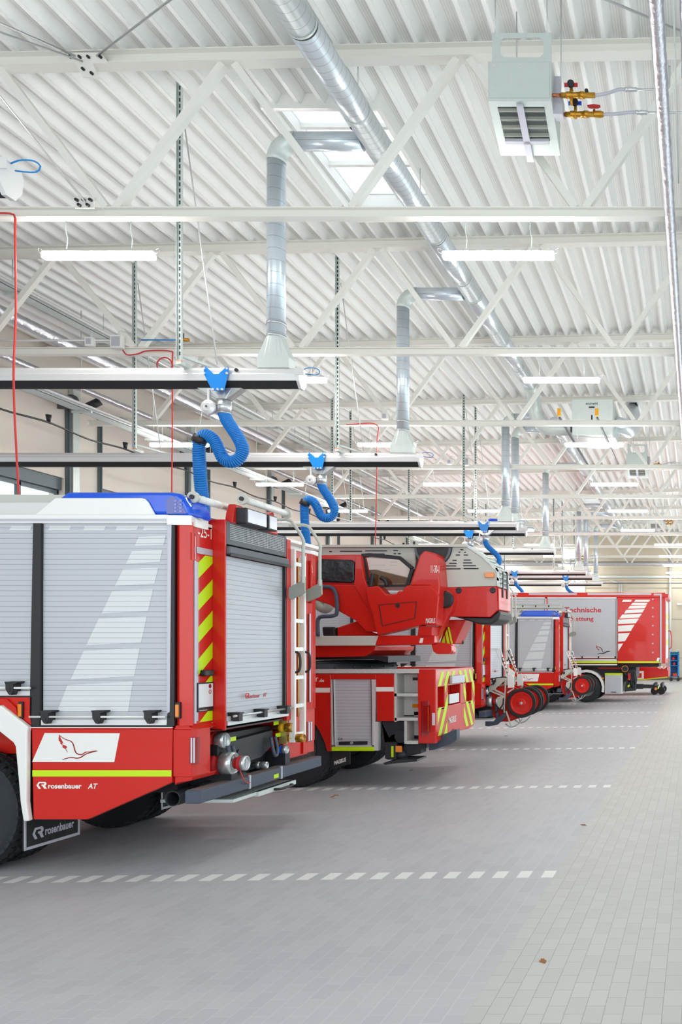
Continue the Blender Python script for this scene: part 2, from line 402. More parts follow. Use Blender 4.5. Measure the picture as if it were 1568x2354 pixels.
# back wall, right and front walls
b_ = MB(); b_.box(XL, XR, YB, YB + .3, -.3, 9.3)
struct(b_.build('wall_back', 'conc2'))
b_ = MB(); b_.box(XL, -6.95, YB - .35, YB - .001, -.3, 9.2)
struct(b_.build('wall_back_bay', 'conc'))
jt = MB()
for z in (1.35, 3.75, 6.15): jt.box(-6.95, XR, YB - .012, YB - .001, z - .02, z + .02)
struct(jt.build('trim_40', mat('wall_joint', (168, 156, 138), .8)))
b_ = MB().box(-6.94, XR, YB - .06, YB - .001, 0, .14); struct(b_.build('baseboard_back', mat('skirting', (120, 108, 92), .7)))
wr = MB(); wr.box(XR, XR + .3, Y0, YB, -.3, .25); wr.box(XR, XR + .3, Y0, YB, 6.2, 9.4)
for k in range(13): yy = Y0 + .0 + k * 4.45; wr.box(XR, XR + .3, yy, min(YB, yy + .7), .25, 6.2)
struct(wr.build('wall_right', 'white'))
for k in range(12):
    ya = Y0 + k * 4.45 + .7; yb = min(YB, ya + 3.75)
    if yb - ya < .5: continue
    g_ = MB()
    for z in (.25, 2.2, 4.2, 6.1): g_.box(XR + .1, XR + .18, ya, yb, z, z + .1)
    for yy in (ya, (ya + yb) / 2 - .04, yb - .08): g_.box(XR + .1, XR + .18, yy, yy + .08, .25, 6.2)
    wo_ = struct(g_.build('window_%d' % (k + 10), 'frame'))
    MB().box(XR + .135, XR + .145, ya, yb, .3, 6.15).build('pane', 'glass', wo_)
wf = MB(); wf.box(XL - .3, XR + .3, Y0 - .3, Y0, -.3, .3); wf.box(XL - .3, XR + .3, Y0 - .3, Y0, 6.2, 9.5); wf.box(XL - .3, -12, Y0 - .3, Y0, .3, 6.2); wf.box(1.6, XR + .3, Y0 - .3, Y0, .3, 6.2)
for k in range(1, 5): wf.box(-12 + k * 2.72 - .15, -12 + k * 2.72 + .15, Y0 - .3, Y0, .3, 6.2)
struct(wf.build('wall_front', 'white'))
# ================================================================ roof trusses
ORD = ['nearest the camera', 'second from the camera', 'third from the camera', 'fourth from the camera', 'fifth from the camera', 'sixth from the camera', 'seventh from the camera', 'eighth from the camera', 'ninth from the camera', 'at the end wall']
TY = [9.61 + 4.45 * k for k in range(10)]
ZC = 7.04
def make_truss(y):
    tr = thing('roof_truss', (-6, y, ZC - .12), '', 'roof truss', 'white lattice trusses under the roof sheeting')
    MB().ibeam((XL, y, deck_z(XL) - .001), (XR, y, deck_z(XR) - .001), .15, .16).build('top_chord', 'steelwhite', tr)
    MB().ibeam((-13.7, y, ZC), (XR, y, ZC), .115, .12).build('bottom_chord', 'steelwhite', tr)
    for k in range(-1, 5):
        xt = -2.735 * k
        for sgn in (-1, 1):
            xb = xt + sgn * 1.3675
            if xb > XR or xb < -13.7: continue
            MB().beam((xt + sgn * .07, y, deck_z(xt) - .16), (xb - sgn * .06, y, ZC + .005), .085, .085, up=(0, 1, 0)).build('diagonal', 'steelwhite', tr)
    return tr
T0 = make_truss(TY[0]); T0['label'] = 'white steel lattice truss across the top of the picture, ' + ORD[0]
for k in range(1, 10): dup(T0, (-6, TY[k], ZC - .12), 'white steel lattice roof truss, ' + ORD[k])
# bracing rods at the first truss
def rod(p, q, r, label, m='alu', name='bracing_rod', cat='rod', grp='bracing rods at the roof'):
    return tag(MB().cyl(p, q, r, 8).build(name, m), label, cat, grp)
rod((-7.1, TY[0] - .02, ZC + .02), (-7.1, 5.2, 8.72), .012, 'thin steel rod rising from the lower chord of the nearest truss towards the viewer')
rod((-7.12, TY[0] - .1, 8.7), (-7.12, 5.2, 6.75), .012, 'thin steel rod falling from the bolted plate on the nearest top chord')
rod((-7.2, TY[0] - .1, 8.76), (-10.9, 5.2, 8.7), .012, 'thin steel rod leaving the bolted plate towards the left roof edge')
rod((-6.95, TY[0] - .1, 8.76), (.4, 5.2, 8.86), .012, 'pale steel rod running up right from the bolted plate')
rod((.3, TY[0] - .15, 8.8), (-7.0, 5.2, 8.72), .014, 'thick steel rod slanting under the roof behind the foil wrapped pipes')
pl = MB(); pl.side([(-7.3, 8.8), (-6.9, 8.8), (-6.82, 8.68), (-7.0, 8.68), (-6.93, 8.5), (-7.12, 8.52), (-7.2, 8.68), (-7.3, 8.68)], TY[0] - .1, TY[0] - .085)
pg = tag(pl.build('gusset_plate', 'steelwhite'), 'small white gusset plate with black bolts on the nearest top chord', 'plate')
for bx, bz in ((-7.25, 8.74), (-7.14, 8.74), (-7.04, 8.74), (-6.9, 8.74), (-7.1, 8.6), (-7.0, 8.55)):
    MB().cyl((bx, TY[0] - .1, bz), (bx, TY[0] - .13, bz), .016, 8).build('bolt', 'black', pg)
pl = MB(); pl.box(-7.22, -7.0, TY[0] - .078, TY[0] - .062, ZC - .03, ZC + .1)
pg = tag(pl.build('gusset_plate', 'steelwhite'), 'small gusset plate with black bolts on the lower chord of the nearest truss', 'plate')
for bx, bz in ((-7.19, ZC + .06), (-7.11, ZC + .06), (-7.03, ZC + .06), (-7.16, ZC), (-7.06, ZC)):
    MB().cyl((bx, TY[0] - .078, bz), (bx, TY[0] - .11, bz), .018, 8).build('bolt', 'black', pg)
# ================================================================ tube lamps
def make_lamp():
    t_ = thing('tube_lamp', (0, 0, 6.44), '', 'lamp', 'tube lamps under the trusses')
    h = MB(); h.box(-.655, .655, -.028, .028, 6.52, 6.55); h.build('housing', 'white', t_, .01)
    dd = MB(); dd.side([(-.65, 6.455), (.65, 6.455), (.65, 6.525), (-.65, 6.525)], -.05, .05); dd.build('diffuser', 'lamp', t_, .02)
    for x in (-.38, .38): MB().rings(smooth_path([(x, 0, 6.555), (x + .012, 0, 6.7), (x - .01, 0, 6.8), (x, 0, ZC - .115)], .05), .006, 6).build('hanger_cable', 'galv', t_)
    for x in (-.66, .66): MB().rings(smooth_path([(x, 0, 6.52), (x * 1.06, 0, 6.54), (x * 1.08, 0, 6.58), (x * 1.03, 0, 6.58), (x, 0, 6.55)], .02), .004, 6).build('end_clip', 'alu', t_)
    return t_
L0 = None
COLS = {'left': -11.67, 'middle': -7.0, 'right': -2.33}
for k, y in enumerate(TY):
    for nm, x in COLS.items():
        if nm == 'left' and k < 2: continue
        if nm == 'right' and k >= 6: x = -1.25
        lab = 'glowing white tube lamp of the %s row, under the truss %s' % (nm, ORD[k])
        if L0 is None: L0 = make_lamp(); L0.location = (x, y, 6.44); L0['label'] = lab
        else: dup(L0, (x, y, 6.44), lab)
# ================================================================ wheels
def wheel(parent, cx, y0, cz, R=.53, wd=.3, m_rim='rim', dual=False):
    """tyre with rim; y0 is the outer sidewall (nearest the viewer)"""
    prof = [(.30, .03), (.335, .0), (.42, -.005 + .005), (R - .06, .008), (R - .018, .03), (R, .055), (R, wd * .34), (R - .012, wd * .35), (R - .012, wd * .37), (R, wd * .38), (R, wd * .62),
            (R - .012, wd * .63), (R - .012, wd * .65), (R, wd * .66), (R, wd - .055), (R - .018, wd - .03), (R - .06, wd - .008), (.42, wd), (.335, wd), (.30, wd - .03), (.30, .03)]
    t_ = MB().lathe((cx, y0, cz), prof, 64)
    n = 44
    for k in range(n):
        a = 2 * math.pi * k / n
        for r0, yy0, yy1, sk in ((R - .03, .022, wd * .3, .02), (R - .003, wd * .42, wd * .58, -.03), (R - .03, wd * .7, wd - .022, .02)):
            c = []
            for rr in (r0, R + .012):
                for yy, s_ in ((yy0, -sk), (yy1, sk)):
                    for da in (-.048, .048):
                        aa = a + da + s_; q = rr - (.02 if (rr > R and (yy < .03 or yy > wd - .03)) else 0)
                        c.append((cx + q * math.cos(aa), y0 + yy, cz + q * math.sin(aa)))
            t_.add(c, [(0, 1, 3, 2), (4, 6, 7, 5), (0, 4, 5, 1), (2, 3, 7, 6), (0, 2, 6, 4), (1, 5, 7, 3)])
    ty = t_.build('tyre', 'tyre', parent)
    MB().lathe((cx, y0, cz), [(.30, .03), (.285, .05), (.275, .12), (.2, .14), (.12, .1), (.1, .06), (.05, .055), (0.001, .055)], 40).build('rim', m_rim, ty)
    return ty
def coupling(parent, x, y, z, r, L, name, mats, lugs=True):
    c = MB().lathe((x, y, z), [(.001, 0), (r * .8, 0), (r * .8, L * .3), (r, L * .32), (r, L * .5), (r * .9, L * .52), (r * .9, L * .62), (r, L * .64), (r, L * .95), (r * .85, L), (r * .82, L * .86), (.001, L * .84)], 28, axis='x', mi=[0, 0, 0, 1, 1, 1, 1, 2, 2, 2, 2])
    o = c.build(name, mats, parent)
    if lugs:
        k = MB()
        for a in (.5, 2.6, 4.7): k.box(x + L * .84, x + L * .9, y + r * .5 * math.cos(a) - .012, y + r * .5 * math.cos(a) + .012, z + r * .5 * math.sin(a) - .012, z + r * .5 * math.sin(a) + .012)
        k.box(x + L * .84, x + L * .93, y - .008, y + .008, z - r * .6, z + r * .6); k.build('lug', 'alu', o)
    return o
CRANE = [((816, 295), (900, 355), (985, 385), (1010, 410), (1025, 450), (1040, 510), (1065, 555), (1110, 570), (1150, 565), (1190, 535), (1240, 535), (1300, 522), (1356, 515)),
         ((1356, 520), (1290, 535), (1200, 560), (1150, 590), (1110, 615), (1060, 620), (980, 610), (920, 625), (850, 644)),]
CRANEF = [(826, 300), (845, 350), (870, 395), (875, 415), (860, 420), (865, 432), (925, 452), (928, 475), (912, 488), (930, 515), (940, 542), (928, 522), (905, 490), (870, 470), (865, 455), (882, 455), (835, 412), (845, 403), (815, 375), (816, 330)]
def crane(fn, Y, parent, m='text_red', lw=.004, vertical=False):
    """bird emblem: two brush lines and the feathered wing tip; fn maps emblem px to picture px"""
    g = MB()
    for ln in CRANE:
        P = [Vector((PX(*(fn(*p)[0], Y)), 0, PZ(fn(*p)[1], Y))) for p in ln]
        S_ = smooth_path([tuple(p) for p in P], .02 if Y < 15 else .05); n = len(S_)
        for i in range(n - 1):
            a, b_ = S_[i], S_[i + 1]; dd = (b_ - a).normalized(); q = Vector((-dd.z, 0, dd.x)) * lw * (.6 + .9 * math.sin(math.pi * i / n))
            vs = [a - q, b_ - q, b_ + q, a + q]
            g.add([(v.x, Y - .003, v.z) for v in vs], [(0, 1, 2, 3), (3, 2, 1, 0)])
    g.side(poly([fn(*p) for p in CRANEF], Y), Y - .003, Y - .001)
    return g.build('bird_emblem', m, parent)
def stripes(parent, X, y0, y1, z0, z1, slope, pitch, wd, m='yellow', name='hazard_stripe', ymirror=False):
    """slanted bands cut to a rectangle on a rear face (plane x = X)"""
    g = MB(); z = z0 - abs(slope) * (y1 - y0) - pitch
    while z < z1:
        a = [(y0, z), (y1, z + slope * (y1 - y0)), (y1, z + slope * (y1 - y0) + wd), (y0, z + wd)]
        # clip to z range
        def clip(P, zc, keep):
            out = []
            for i in range(len(P)):
                p, q = P[i - 1], P[i]; ip = keep(p[1]); iq = keep(q[1])
                if ip != iq: t_ = (zc - p[1]) / (q[1] - p[1]); out.append((p[0] + t_ * (q[0] - p[0]), zc))
                if iq: out.append(q)
            return out
        a = clip(a, z0, lambda v: v >= z0)
        if a: a = clip(a, z1, lambda v: v <= z1)
        if len(a) > 2: g.rear(a, X - .001, X + .003)
        z += pitch
    return g.build(name, m, parent)
# ================================================================ fire engine with rear shutter (first of its kind)
def build_engine():
    Y = 7.10; YF = 9.60; XC = -4.415; XD = -4.296; fz = floor_z(-6.3)
    s = lambda *p: poly(p, Y)
    r = thing('fire_engine', (-7.5, 8.35, fz), 'large red fire engine with silver roller shutters and blue beacon, nearest the camera at left', 'fire engine', 'fire engines with rear roller shutter')
    ys = Y
    # -------- body
    b = MB()
    b.side(s((72, 1672), (397, 1671), (395, 1799), (201, 1884), (76.5, 1884)), ys, ys + .06)
    b.side(s((72, 1672), (397, 1671), (397, 1677), (72, 1677)), ys - .012, ys)
    b.box(PX(-560, Y), XC - .3, ys + .35, YF - .35, .95, 2.95)                      # core behind the shutters
    b.box(PX(-560, Y), PX(60, Y), ys + .02, ys + .06, 1.2, 1.5)
    # near rear corner column (rounded), lower corner block
    col = [(PX(402, Y), ys + .03), (PX(412, Y), ys + .005), (PX(440, Y), ys + .03), (XC - .01, ys + .09), (XC, ys + .15), (XC, RY(488, XC)), (XC - .25, RY(488, XC)), (XC - .25, ys + .3), (PX(402, Y), ys + .3)]
    b.plan(col, 1.235, 3.0)
    XK = -4.365
    low = [(PX(398, Y), ys), (PX(440, Y), ys), (XK, ys + .07), (XK, RY(484, XK)), (XK - .35, RY(484, XK)), (PX(398, Y), ys + .2)]
    b.plan(low, .80, 1.20)
    b.side([(PX(398, Y), 1.2), (PX(402, Y), 1.24), (XC, 1.24), (XK, 1.2)], ys + .01, ys + .36)
    b.side([(PX(398, Y), .80), (XK, .80), (XK - .02, .76), (XK - .14, .74), (PX(398, Y), .72)], ys + .02, ys + .36)
    YB1 = RY(488, XC); YD0 = YB1; YD1 = RY(658, XD); YD2 = RY(669, XD)
    # rear wall left of door, box sides, right strip, far column and lower corner
    b.box(XC - .3, XD, YB1, YB1 + .02, 1.16, 3.08)
    b.box(XC - .3, XD, YD1 + .02, YD2, 1.15, 3.05)
    b.box(XC - .05, XC, YD2, YF - .12, .85, 2.98)
    far = [(XC, YF - .3), (XC + .03, YF - .25), (XC, YF - .1), (XC - .1, YF), (XC - .4, YF), (XC - .4, YF - .3)]
    b.plan(far, 1.22, 2.98)
    far2 = [(XK, YF - .5), (XK, RY(721.8, XK)), (XK - .12, YF - .02), (XK - .5, YF), (XK - .5, YF - .36)]
    b.plan(far2, .74, 1.2)
    b.box(XC - .3, XC + .03, YF - .9, YF - .36, .72, 1.16)
    b.box(PX(-560, Y), XC - .2, YF - .06, YF, .72, 3.0)                             # far side wall
    b.box(XC - .35, XC - .25, ys + .3, YF - .3, .95, 3.0)
    b.build('body', 'red', r, .008)
    ch = MB(); ch.box(PX(-900, Y), XC - .28, ys + .75, ys + .95, .62, .98); ch.box(PX(-900, Y), XC - .28, YF - .95, YF - .75, .62, .98)
    ch.box(-6.6, -6.0, ys + .5, YF - .5, .38, .6)
    ch.box(XC - .7, XC - .3, ys + .35, YF - .35, .6, .94)
    ch.build('chassis', 'dark', r)
    # -------- cab far to the left, out of the picture
    cb = MB(); cb.side([(-12.9, .55), (-10.6, .55), (-10.6, 3.0), (-12.55, 3.0), (-12.9, 1.9)], ys, YF); cb.build('cab', 'red', r, .03)
    cb = MB(); cb.side([(-12.94, 1.95), (-12.6, 2.85), (-12.58, 2.85), (-12.9, 1.95)], ys + .15, YF - .15); cb.box(-12.2, -11.3, ys - .01, ys + .01, 1.9, 2.75); cb.build('cab_window', 'lens', r)
    # -------- roof
    rf = MB(); rf.box(PX(-560, Y), PX(386, Y), ys - .01, ys + .06, PZ(1203, Y), PZ(1183, Y))
    rf.plan([(PX(386, Y), ys - .02), (PX(440, Y), ys + .0), (XC + .015, ys + .1), (XC + .015, ys + .3), (PX(386, Y), ys + .3)], PZ(1207, Y), PZ(1185, Y))
    rf.box(PX(-560, Y), XC + .0, ys + .06, YF, 2.98, 3.03)
    rf.box(XC - .0, XD - .02, YD0 + .02, YF - .2, 3.03, 3.07)
    rf.build('roof', 'white', r, .008)
    MB().box(PX(-560, Y), PX(384, Y), ys - .014, ys - .008, PZ(1199, Y), PZ(1193, Y)).build('reflector_strip', 'silver', r)
    sp_ = MB(); sp_.side(poly([(-560, 1182), (-560, 1124), (129, 1128), (75, 1182)], Y + .1), ys + .3, YF - .3, 0)
    sp_.side(poly([(-560, 1147), (-560, 1181), (80, 1181), (120, 1147)], Y), ys + .18, ys + .3, 1)
    sp_.build('roof_locker', ['ladder', 'alulight'], r)
    fa = MB(); fa.side(s((82, 1183), (128, 1145), (326, 1145), (334, 1147), (341, 1154), (357, 1183)), ys - .004, ys + .012); fa.build('beacon_fairing', 'white', r, .004)
    for yo in (ys + .013,):
        bl = MB(); bl.side(s((110, 1183), (131, 1145), (152, 1130), (390, 1130), (408, 1133), (422, 1142), (434, 1162), (441, 1187), (386, 1183)), yo, yo + .3)
        o_ = bl.build('beacon', 'blue', r, .03, 3)
        bd = MB(); bd.side(s((381, 1181), (381, 1147), (396, 1140), (410, 1150), (428, 1180)), yo - .003, yo + .1); bd.build('light_module', 'bluedark', o_)
        g = MB()
        for i in range(4):
            for j in range(2): g.box(PX(399 + j * 12, Y), PX(405 + j * 12, Y), yo - .006, yo, PZ(1153 + i * 8, Y), PZ(1149 + i * 8, Y))
        g.build('light_cell', 'bluelens', o_)
    # -------- side shutters
    zb = PZ(1667, Y); zt = PZ(1203, Y)
    for (a, b2, zl_) in ((-230, 76, PZ(1601, Y)), (93, 385, zb), (-540, -245, PZ(1601, Y))):
        sh = MB().box(PX(a, Y), PX(b2, Y), ys + .03, ys + .05, zl_, zt).build('side_shutter', 'shutter', r)
        MB().box(PX(a, Y), PX(b2, Y), ys + .005, ys + .03, zl_, zl_ + .045).build('bottom_rail', 'alulight', sh)
        hb = MB().cyl((PX(a - 17, Y), ys - .04, zl_ + .075), (PX(b2 + 2, Y), ys - .04, zl_ + .075), .009, 10).build('lift_bar', 'white', sh)
        for c in ((114, 232, 350) if a > 0 else (a + 30, b2 - 42)):
            k = MB(); X = PX(c, Y); z = zl_ + .075
            k.side([(X - .045, z + .055), (X + .065, z + .055), (X + .06, z + .04), (X + .03, z + .03), (X + .03, z - .02), (X + .012, z - .06), (X - .008, z - .055), (X - .035, z - .01), (X - .035, z + .03)], ys - .055, ys + .028)
            k.cyl((X, ys - .06, z - .02), (X, ys - .05, z - .02), .012, 10); k.build('latch', 'black', sh)
    fr = MB()
    fr.side(s((76, 1203), (94, 1203), (91, 1668), (73, 1672), (68, 1640)), ys + .0, ys + .06)
    fr.side(s((395, 1204), (402, 1204), (401, 1669), (383, 1669), (385, 1640), (391, 1636)), ys - .002, ys + .06)
    fr.box(PX(72, Y), PX(398, Y), ys - .004, ys + .06, PZ(1671, Y), PZ(1667.5, Y)); fr.box(PX(-560, Y), PX(73, Y), ys - .004, ys + .06, PZ(1603, Y), PZ(1599.5, Y))
    fr.box(PX(-243, Y), PX(-232, Y), ys, ys + .06, PZ(1603, Y), PZ(1203, Y))
    fr.build('shutter_frame', 'black', r)
    MB().side(s((386, 1204), (395, 1204), (391, 1637), (384.5, 1637)), ys - .006, ys + .03).build('guide_strip', 'silver', r)
    MB().box(PX(73, Y), PX(398, Y), ys - .016, ys, PZ(1673, Y), PZ(1671, Y)).build('sill_strip', 'white', r)
    # pale reflective figures on the shutter
    g = MB()
    Q = [((985, 418), (1181, 408), (1166, 475), (956, 484)), ((935, 522), (1157, 512), (1138, 598), (893, 613)), ((872, 652), (1127, 641), (1098, 757), (813, 773)),
         ((793, 812), (1090, 797), (1052, 955), (716, 972)), ((696, 1010), (1044, 993), (1002, 1182), (605, 1203)), ((587, 1243), (993, 1221), (952, 1426), (493, 1450)), ((470, 1490), (943, 1465), (908, 1684), (394, 1684))]
    for q in Q: g.side(s(*[(x / 3.136, 1100 + y / 3.136) for x, y in q]), ys + .026, ys + .03)
    for x0, x1 in ((330, 495), (583, 748), (818, 982), (1015, 1203), (50, 213)):
        g.side(s(((x0 + 12) / 3.136, 1208.5), (x1 / 3.136, 1208.5), ((x1 - 12) / 3.136, 1218), (x0 / 3.136, 1218)), ys + .026, ys + .03)
    g.build('shutter_graphic', 'foil', r)
    # lower side graphics
    MB().side(s((103.5, 1685), (276, 1685.5), (263, 1752), (74.5, 1751.5)), ys - .004, ys).build('emblem_panel', 'white', r)
    crane(lambda x, y: (x / 6.03, 1640 + y / 6.03), ys - .004, r, lw=.003)
    MB().box(PX(75, Y), PX(394.5, Y), ys - .004, ys, PZ(1785, Y), PZ(1770.5, Y)).build('side_stripe', 'yellow', r)
    def rlogo(X, Z, sc, face, m, parent, name='maker_mark'):
        """arrow shaped R mark, drawn in a unit box 1.45 wide x 1 high"""
        A = [(0, .5), (.33, 1), (1.2, 1), (1.4, .85), (1.4, .6), (1.22, .42), (1.45, 0), (1.12, 0), (.85, .42), (.72, .42), (.72, .6), (1.1, .6), (1.1, .8), (.45, .8), (.28, .5), (.62, 0), (.3, 0)]
        g = MB(); P = [(X + a * sc, Z + c * sc) for a, c in A]
        if face == 'side': g.side(P, ys - .006, ys - .001)
        else: g.rear([(p_[0], p_[1]) for p_ in P], XD - .0, XD + .004)
        return g.build(name, m, parent)
    h_ = PZ(1797, Y) - PZ(1813, Y)
    rlogo(PX(85, Y), PZ(1813, Y), h_, 'side', 'white', r)
    sidetext('rosenbauer', 111, 1801, 188, 1813, ys, 'white', r, off=.03)
    sidetext('AT', 202, 1801, 225, 1813, ys, 'white', r, off=.03, shear=.25)
    sidetext('G', 95.5, 1646, 101, 1652, ys + .03, 'black', r)
    # amber markers and side lights
    for xa, ya in ((405.6, 1614), (45, 1613)):
        q = MB().box(PX(xa, Y), PX(xa + 10.5, Y), ys - .02, ys + .03, PZ(ya + 38, Y), PZ(ya, Y)).build('marker_lamp', 'black', r, .006)
        MB().box(PX(xa + 1.5, Y), PX(xa + 9, Y), ys - .03, ys - .015, PZ(ya + 34, Y), PZ(ya + 5, Y)).build('lens', 'amber', q, .004)
    q = MB().plan([(PX(436, Y), ys + .0), (XC + .006, ys + .08), (XC + .006, ys + .12), (PX(436, Y), ys + .06)], PZ(1286, Y), PZ(1223, Y)).build('upper_light', 'red', r, .008)
    MB().plan([(XC - .045, ys + .035), (XC + .012, ys + .075), (XC + .012, ys + .11), (XC - .045, ys + .06)], PZ(1283, Y), PZ(1229, Y)).build('lens', 'glassy', q)
    MB().plan([(XC - .02, ys + .072), (XC + .005, ys + .09), (XC + .005, ys + .16), (XC - .02, ys + .16)], PZ(1661, Y), PZ(1288, Y)).build('reflector_strip', 'silver', r)
    MB().side(poly([(445, 1289), (453, 1289), (453, 1663), (444, 1661)], Y + .06), ys + .045, ys + .05).build('reflector_strip', 'silver', r)
    for yo, xs_ in ((ys + .02, (435, 453)), ):
        q = MB().side([(PX(436, Y), PZ(1755, Y)), (PX(453, Y), PZ(1757, Y)), (PX(455, Y), PZ(1694, Y)), (PX(438, Y), PZ(1694, Y))], ys - .008, ys + .03).build('side_vent', 'reddark', r)
        g = MB()
        for xx in (440.5, 446.5): g.box(PX(xx, Y), PX(xx + 3.3, Y), ys - .014, ys, PZ(1753, Y), PZ(1696, Y))
        g.build('light_bar', 'glassy', q)
    # -------- rear: panel with number and hazard stripes
    text('-25-1', (XC, YB1 - .215, PZ(1241, YB1)), UY, UZ, .2, .095, 'number', 'white', r, .01)
    z_ = lambda px, py, X=XC: PZ(py, RY(px, X))
    MB().box(XC, XC + .003, ys + .14, YB1, z_(487, 1278), z_(487, 1264)).build('reflector_strip', 'silver', r)
    stripes(r, XC, ys + .15, YB1, z_(487, 1656), z_(487, 1280), .72, .285, .14)
    MB().box(XC, XC + .004, ys + .15, YB1, z_(487, 1672), z_(487, 1660)).build('reflector_strip', 'silver', r)
    q = MB().box(XC, XC + .05, ys + .19, ys + .33, z_(470, 1554), z_(470, 1540)).build('number_light', 'black', r, .01)
    q = MB().box(XC + .003, XC + .012, ys + .14, YB1 + .0, z_(480, 1634), z_(480, 1568)).build('notice_board', 'black', r)
    MB().box(XC + .012, XC + .015, ys + .15, YB1 - .012, z_(480, 1624), z_(480, 1571)).build('notice_sheet', 'plate', q)
    MB().lathe((XC + .016, YB1 - .06, z_(480, 1577)), [(.001, 0), (.02, 0)], 16, axis='x').build('seal', 'reddark', q)
    MB().lathe((XC + .016, YB1 - .06, z_(480, 1590)), [(.012, 0), (.02, 0)], 16, axis='x').build('seal', 'text_red', q)
    text('rosenbauer', (XC + .012, ys + .16, z_(480, 1632)), UY, UZ, .12, .012, 'lettering', 'white', q)
    # -------- rear door
    Yb0 = YB1 + .02; rz = lambda px, py: PZ(py, RY(px, XD))
    pp = MB().box(XD - .08, XD + .004, Yb0, YD1, rz(518, 1250), rz(518, 1196)).build('vent_panel', 'grey', r, .006)
    g = MB()
    for i in range(9):
        for j in range(46):
            yy = Yb0 + .055 + j * (YD1 - Yb0 - .11) / 45; zz = rz(518, 1203) - i * .0165
            g.box(XD + .004, XD + .0055, yy - .0045, yy + .0045, zz - .0035, zz + .0035)
    g.build('perforation', 'alulight', pp)
    MB().box(XD - .08, XD + .03, Yb0, YD1 + .01, rz(518, 1272), rz(518, 1254)).build('shutter_box', 'grey', r, .012)
    MB().box(XD + .03, XD + .04, Yb0, YD1 + .02, rz(518, 1277), rz(518, 1271)).build('rain_strip', 'black', r)
    sh = MB().box(XD - .05, XD - .03, Yb0, YD1, rz(518, 1658), rz(518, 1276)).build('rear_shutter', 'shutter', r)
    MB().box(XD - .03, XD + .0, Yb0, YD1, rz(518, 1658), rz(518, 1648)).build('bottom_rail', 'alulight', sh)
    MB().box(XD - .05, XD, YD1 - .02, YD1 + .0, rz(518, 1650), rz(518, 1276)).build('guide_rail', 'black', sh)
    MB().box(XD - .05, XD + .012, Yb0 - .0, YD1 + .03, rz(518, 1669), rz(518, 1658)).build('rear_sill', 'alu', r)
    zz = rz(530, 1646)
    MB().cyl((XD + .05, Yb0 + .03, zz), (XD + .05, YD1 + .04, zz), .011, 10).build('lift_bar', 'alu', sh)
    for yy in (Yb0 + .1, (Yb0 + YD1) / 2, YD1 - .1):
        k = MB(); k.box(XD - .03, XD + .075, yy - .03, yy + .03, zz - .05, zz + .02); k.box(XD - .03, XD + .085, yy - .038, yy + .038, zz + .02, zz + .032); k.build('latch', 'black', sh)
    h_ = .06; yy = RY(563, XD); rlogo(yy, rz(563, 1606), .05, 'rear', 'text_red', r)
    text('rosenbauer', (XD - .03, RY(574, XD), rz(574, 1606)), UY, UZ, .235, .038, 'lettering', 'text_red', r, .02, 0, .004)
    text('AT', (XD - .03, RY(611, XD), rz(611, 1602)), UY, UZ, .07, .038, 'lettering', 'text_red', r, .02, .2, .004)
    # -------- right hand rear: ladder, rails, reflective plate
    YA = RY(669, XD); zt2, zb2 = 2.96, PZ(1707, YA)
    ld = MB(); XL_ = XD + .03
    YBd = RY(702, XL_)
    ld.box(XL_ - .05, XL_ + .01, YA, YA + .035, zb2, zt2); ld.box(XL_ - .05, XL_ + .01, YBd - .035, YBd, zb2 + .0, zt2 - .05)
    lad = ld.build('ladder', 'white', r, .004)
    for k in range(7):
        z = zb2 + .06 + k * .302
        if k == 5: z += .0
        MB().box(XL_ - .045, XL_ + .0, YA + .035, YBd - .035, z, z + .04).build('rung', 'white', lad)
    MB().box(XC, XC + .02, 9.05, 9.2, .95, 2.9).build('kick_plate', 'gold', r)
    stripes(r, XC, YA + .04, YA + .13, 1.25, 2.5, -.9, .285, .14)
    MB().box(XC, XC + .004, YA + .03, YA + .13, 2.56, 2.62).build('reflector_strip', 'silver', r)
    q = MB().cyl((XC + .02, YF - .27, 2.42), (XC + .02, YF - .27, 2.9), .022, 10).build('upper_light', 'red', r)
    MB().box(XC + .022, XC + .03, YF - .31, YF - .28, 1.3, 2.3).build('reflector_strip', 'silver', r)
    for yo in (8.6, 8.98):
        P = smooth_path([(a, yo, c) for a, c in ((-4.46, 3.25), (-4.36, 3.255), (-4.282, 3.25), (-4.236, 3.22), (-4.13, 3.05), (-4.127, 2.95), (-4.127, 2.8), (-4.127, 2.58))], .03)
        hr = MB().rings(P, .017, 10)
        hr.side([(-4.115, 2.66), (-4.11, 2.5), (-4.14, 2.47), (-4.26, 2.42), (-4.275, 2.44), (-4.275, 2.54), (-4.15, 2.61), (-4.145, 2.66)], yo - .008, yo + .03, 1)
        hr.build('grab_rail', ['ladder', 'greige'], r)
    for yy in (YA + .02, YBd - .015):
        MB().rings(smooth_path([(XL_ - .0, yy, 1.65), (XL_ + .045, yy, 1.67), (XL_ + .06, yy, 1.76), (XL_ + .045, yy, 1.85), (XL_, yy, 1.87)], .02), .013, 8).build('grab_handle', 'black', r)
    q = MB().side([(XK - .16, 1.09), (XK + .006, 1.09), (XK + .006, .86), (XK - .16, .86)], YF - .42, YF - .3).build('side_vent', 'reddark', r)
    g = MB()
    for yy in (YF - .4, YF - .345): g.box(XK + .006, XK + .012, yy, yy + .03, .87, 1.08)
    g.build('light_bar', 'glassy', q)
    MB().box(XC - .0, XC + .08, YA - .02, YA + .01, .9, 1.17).build('side_plate', 'gold', r)
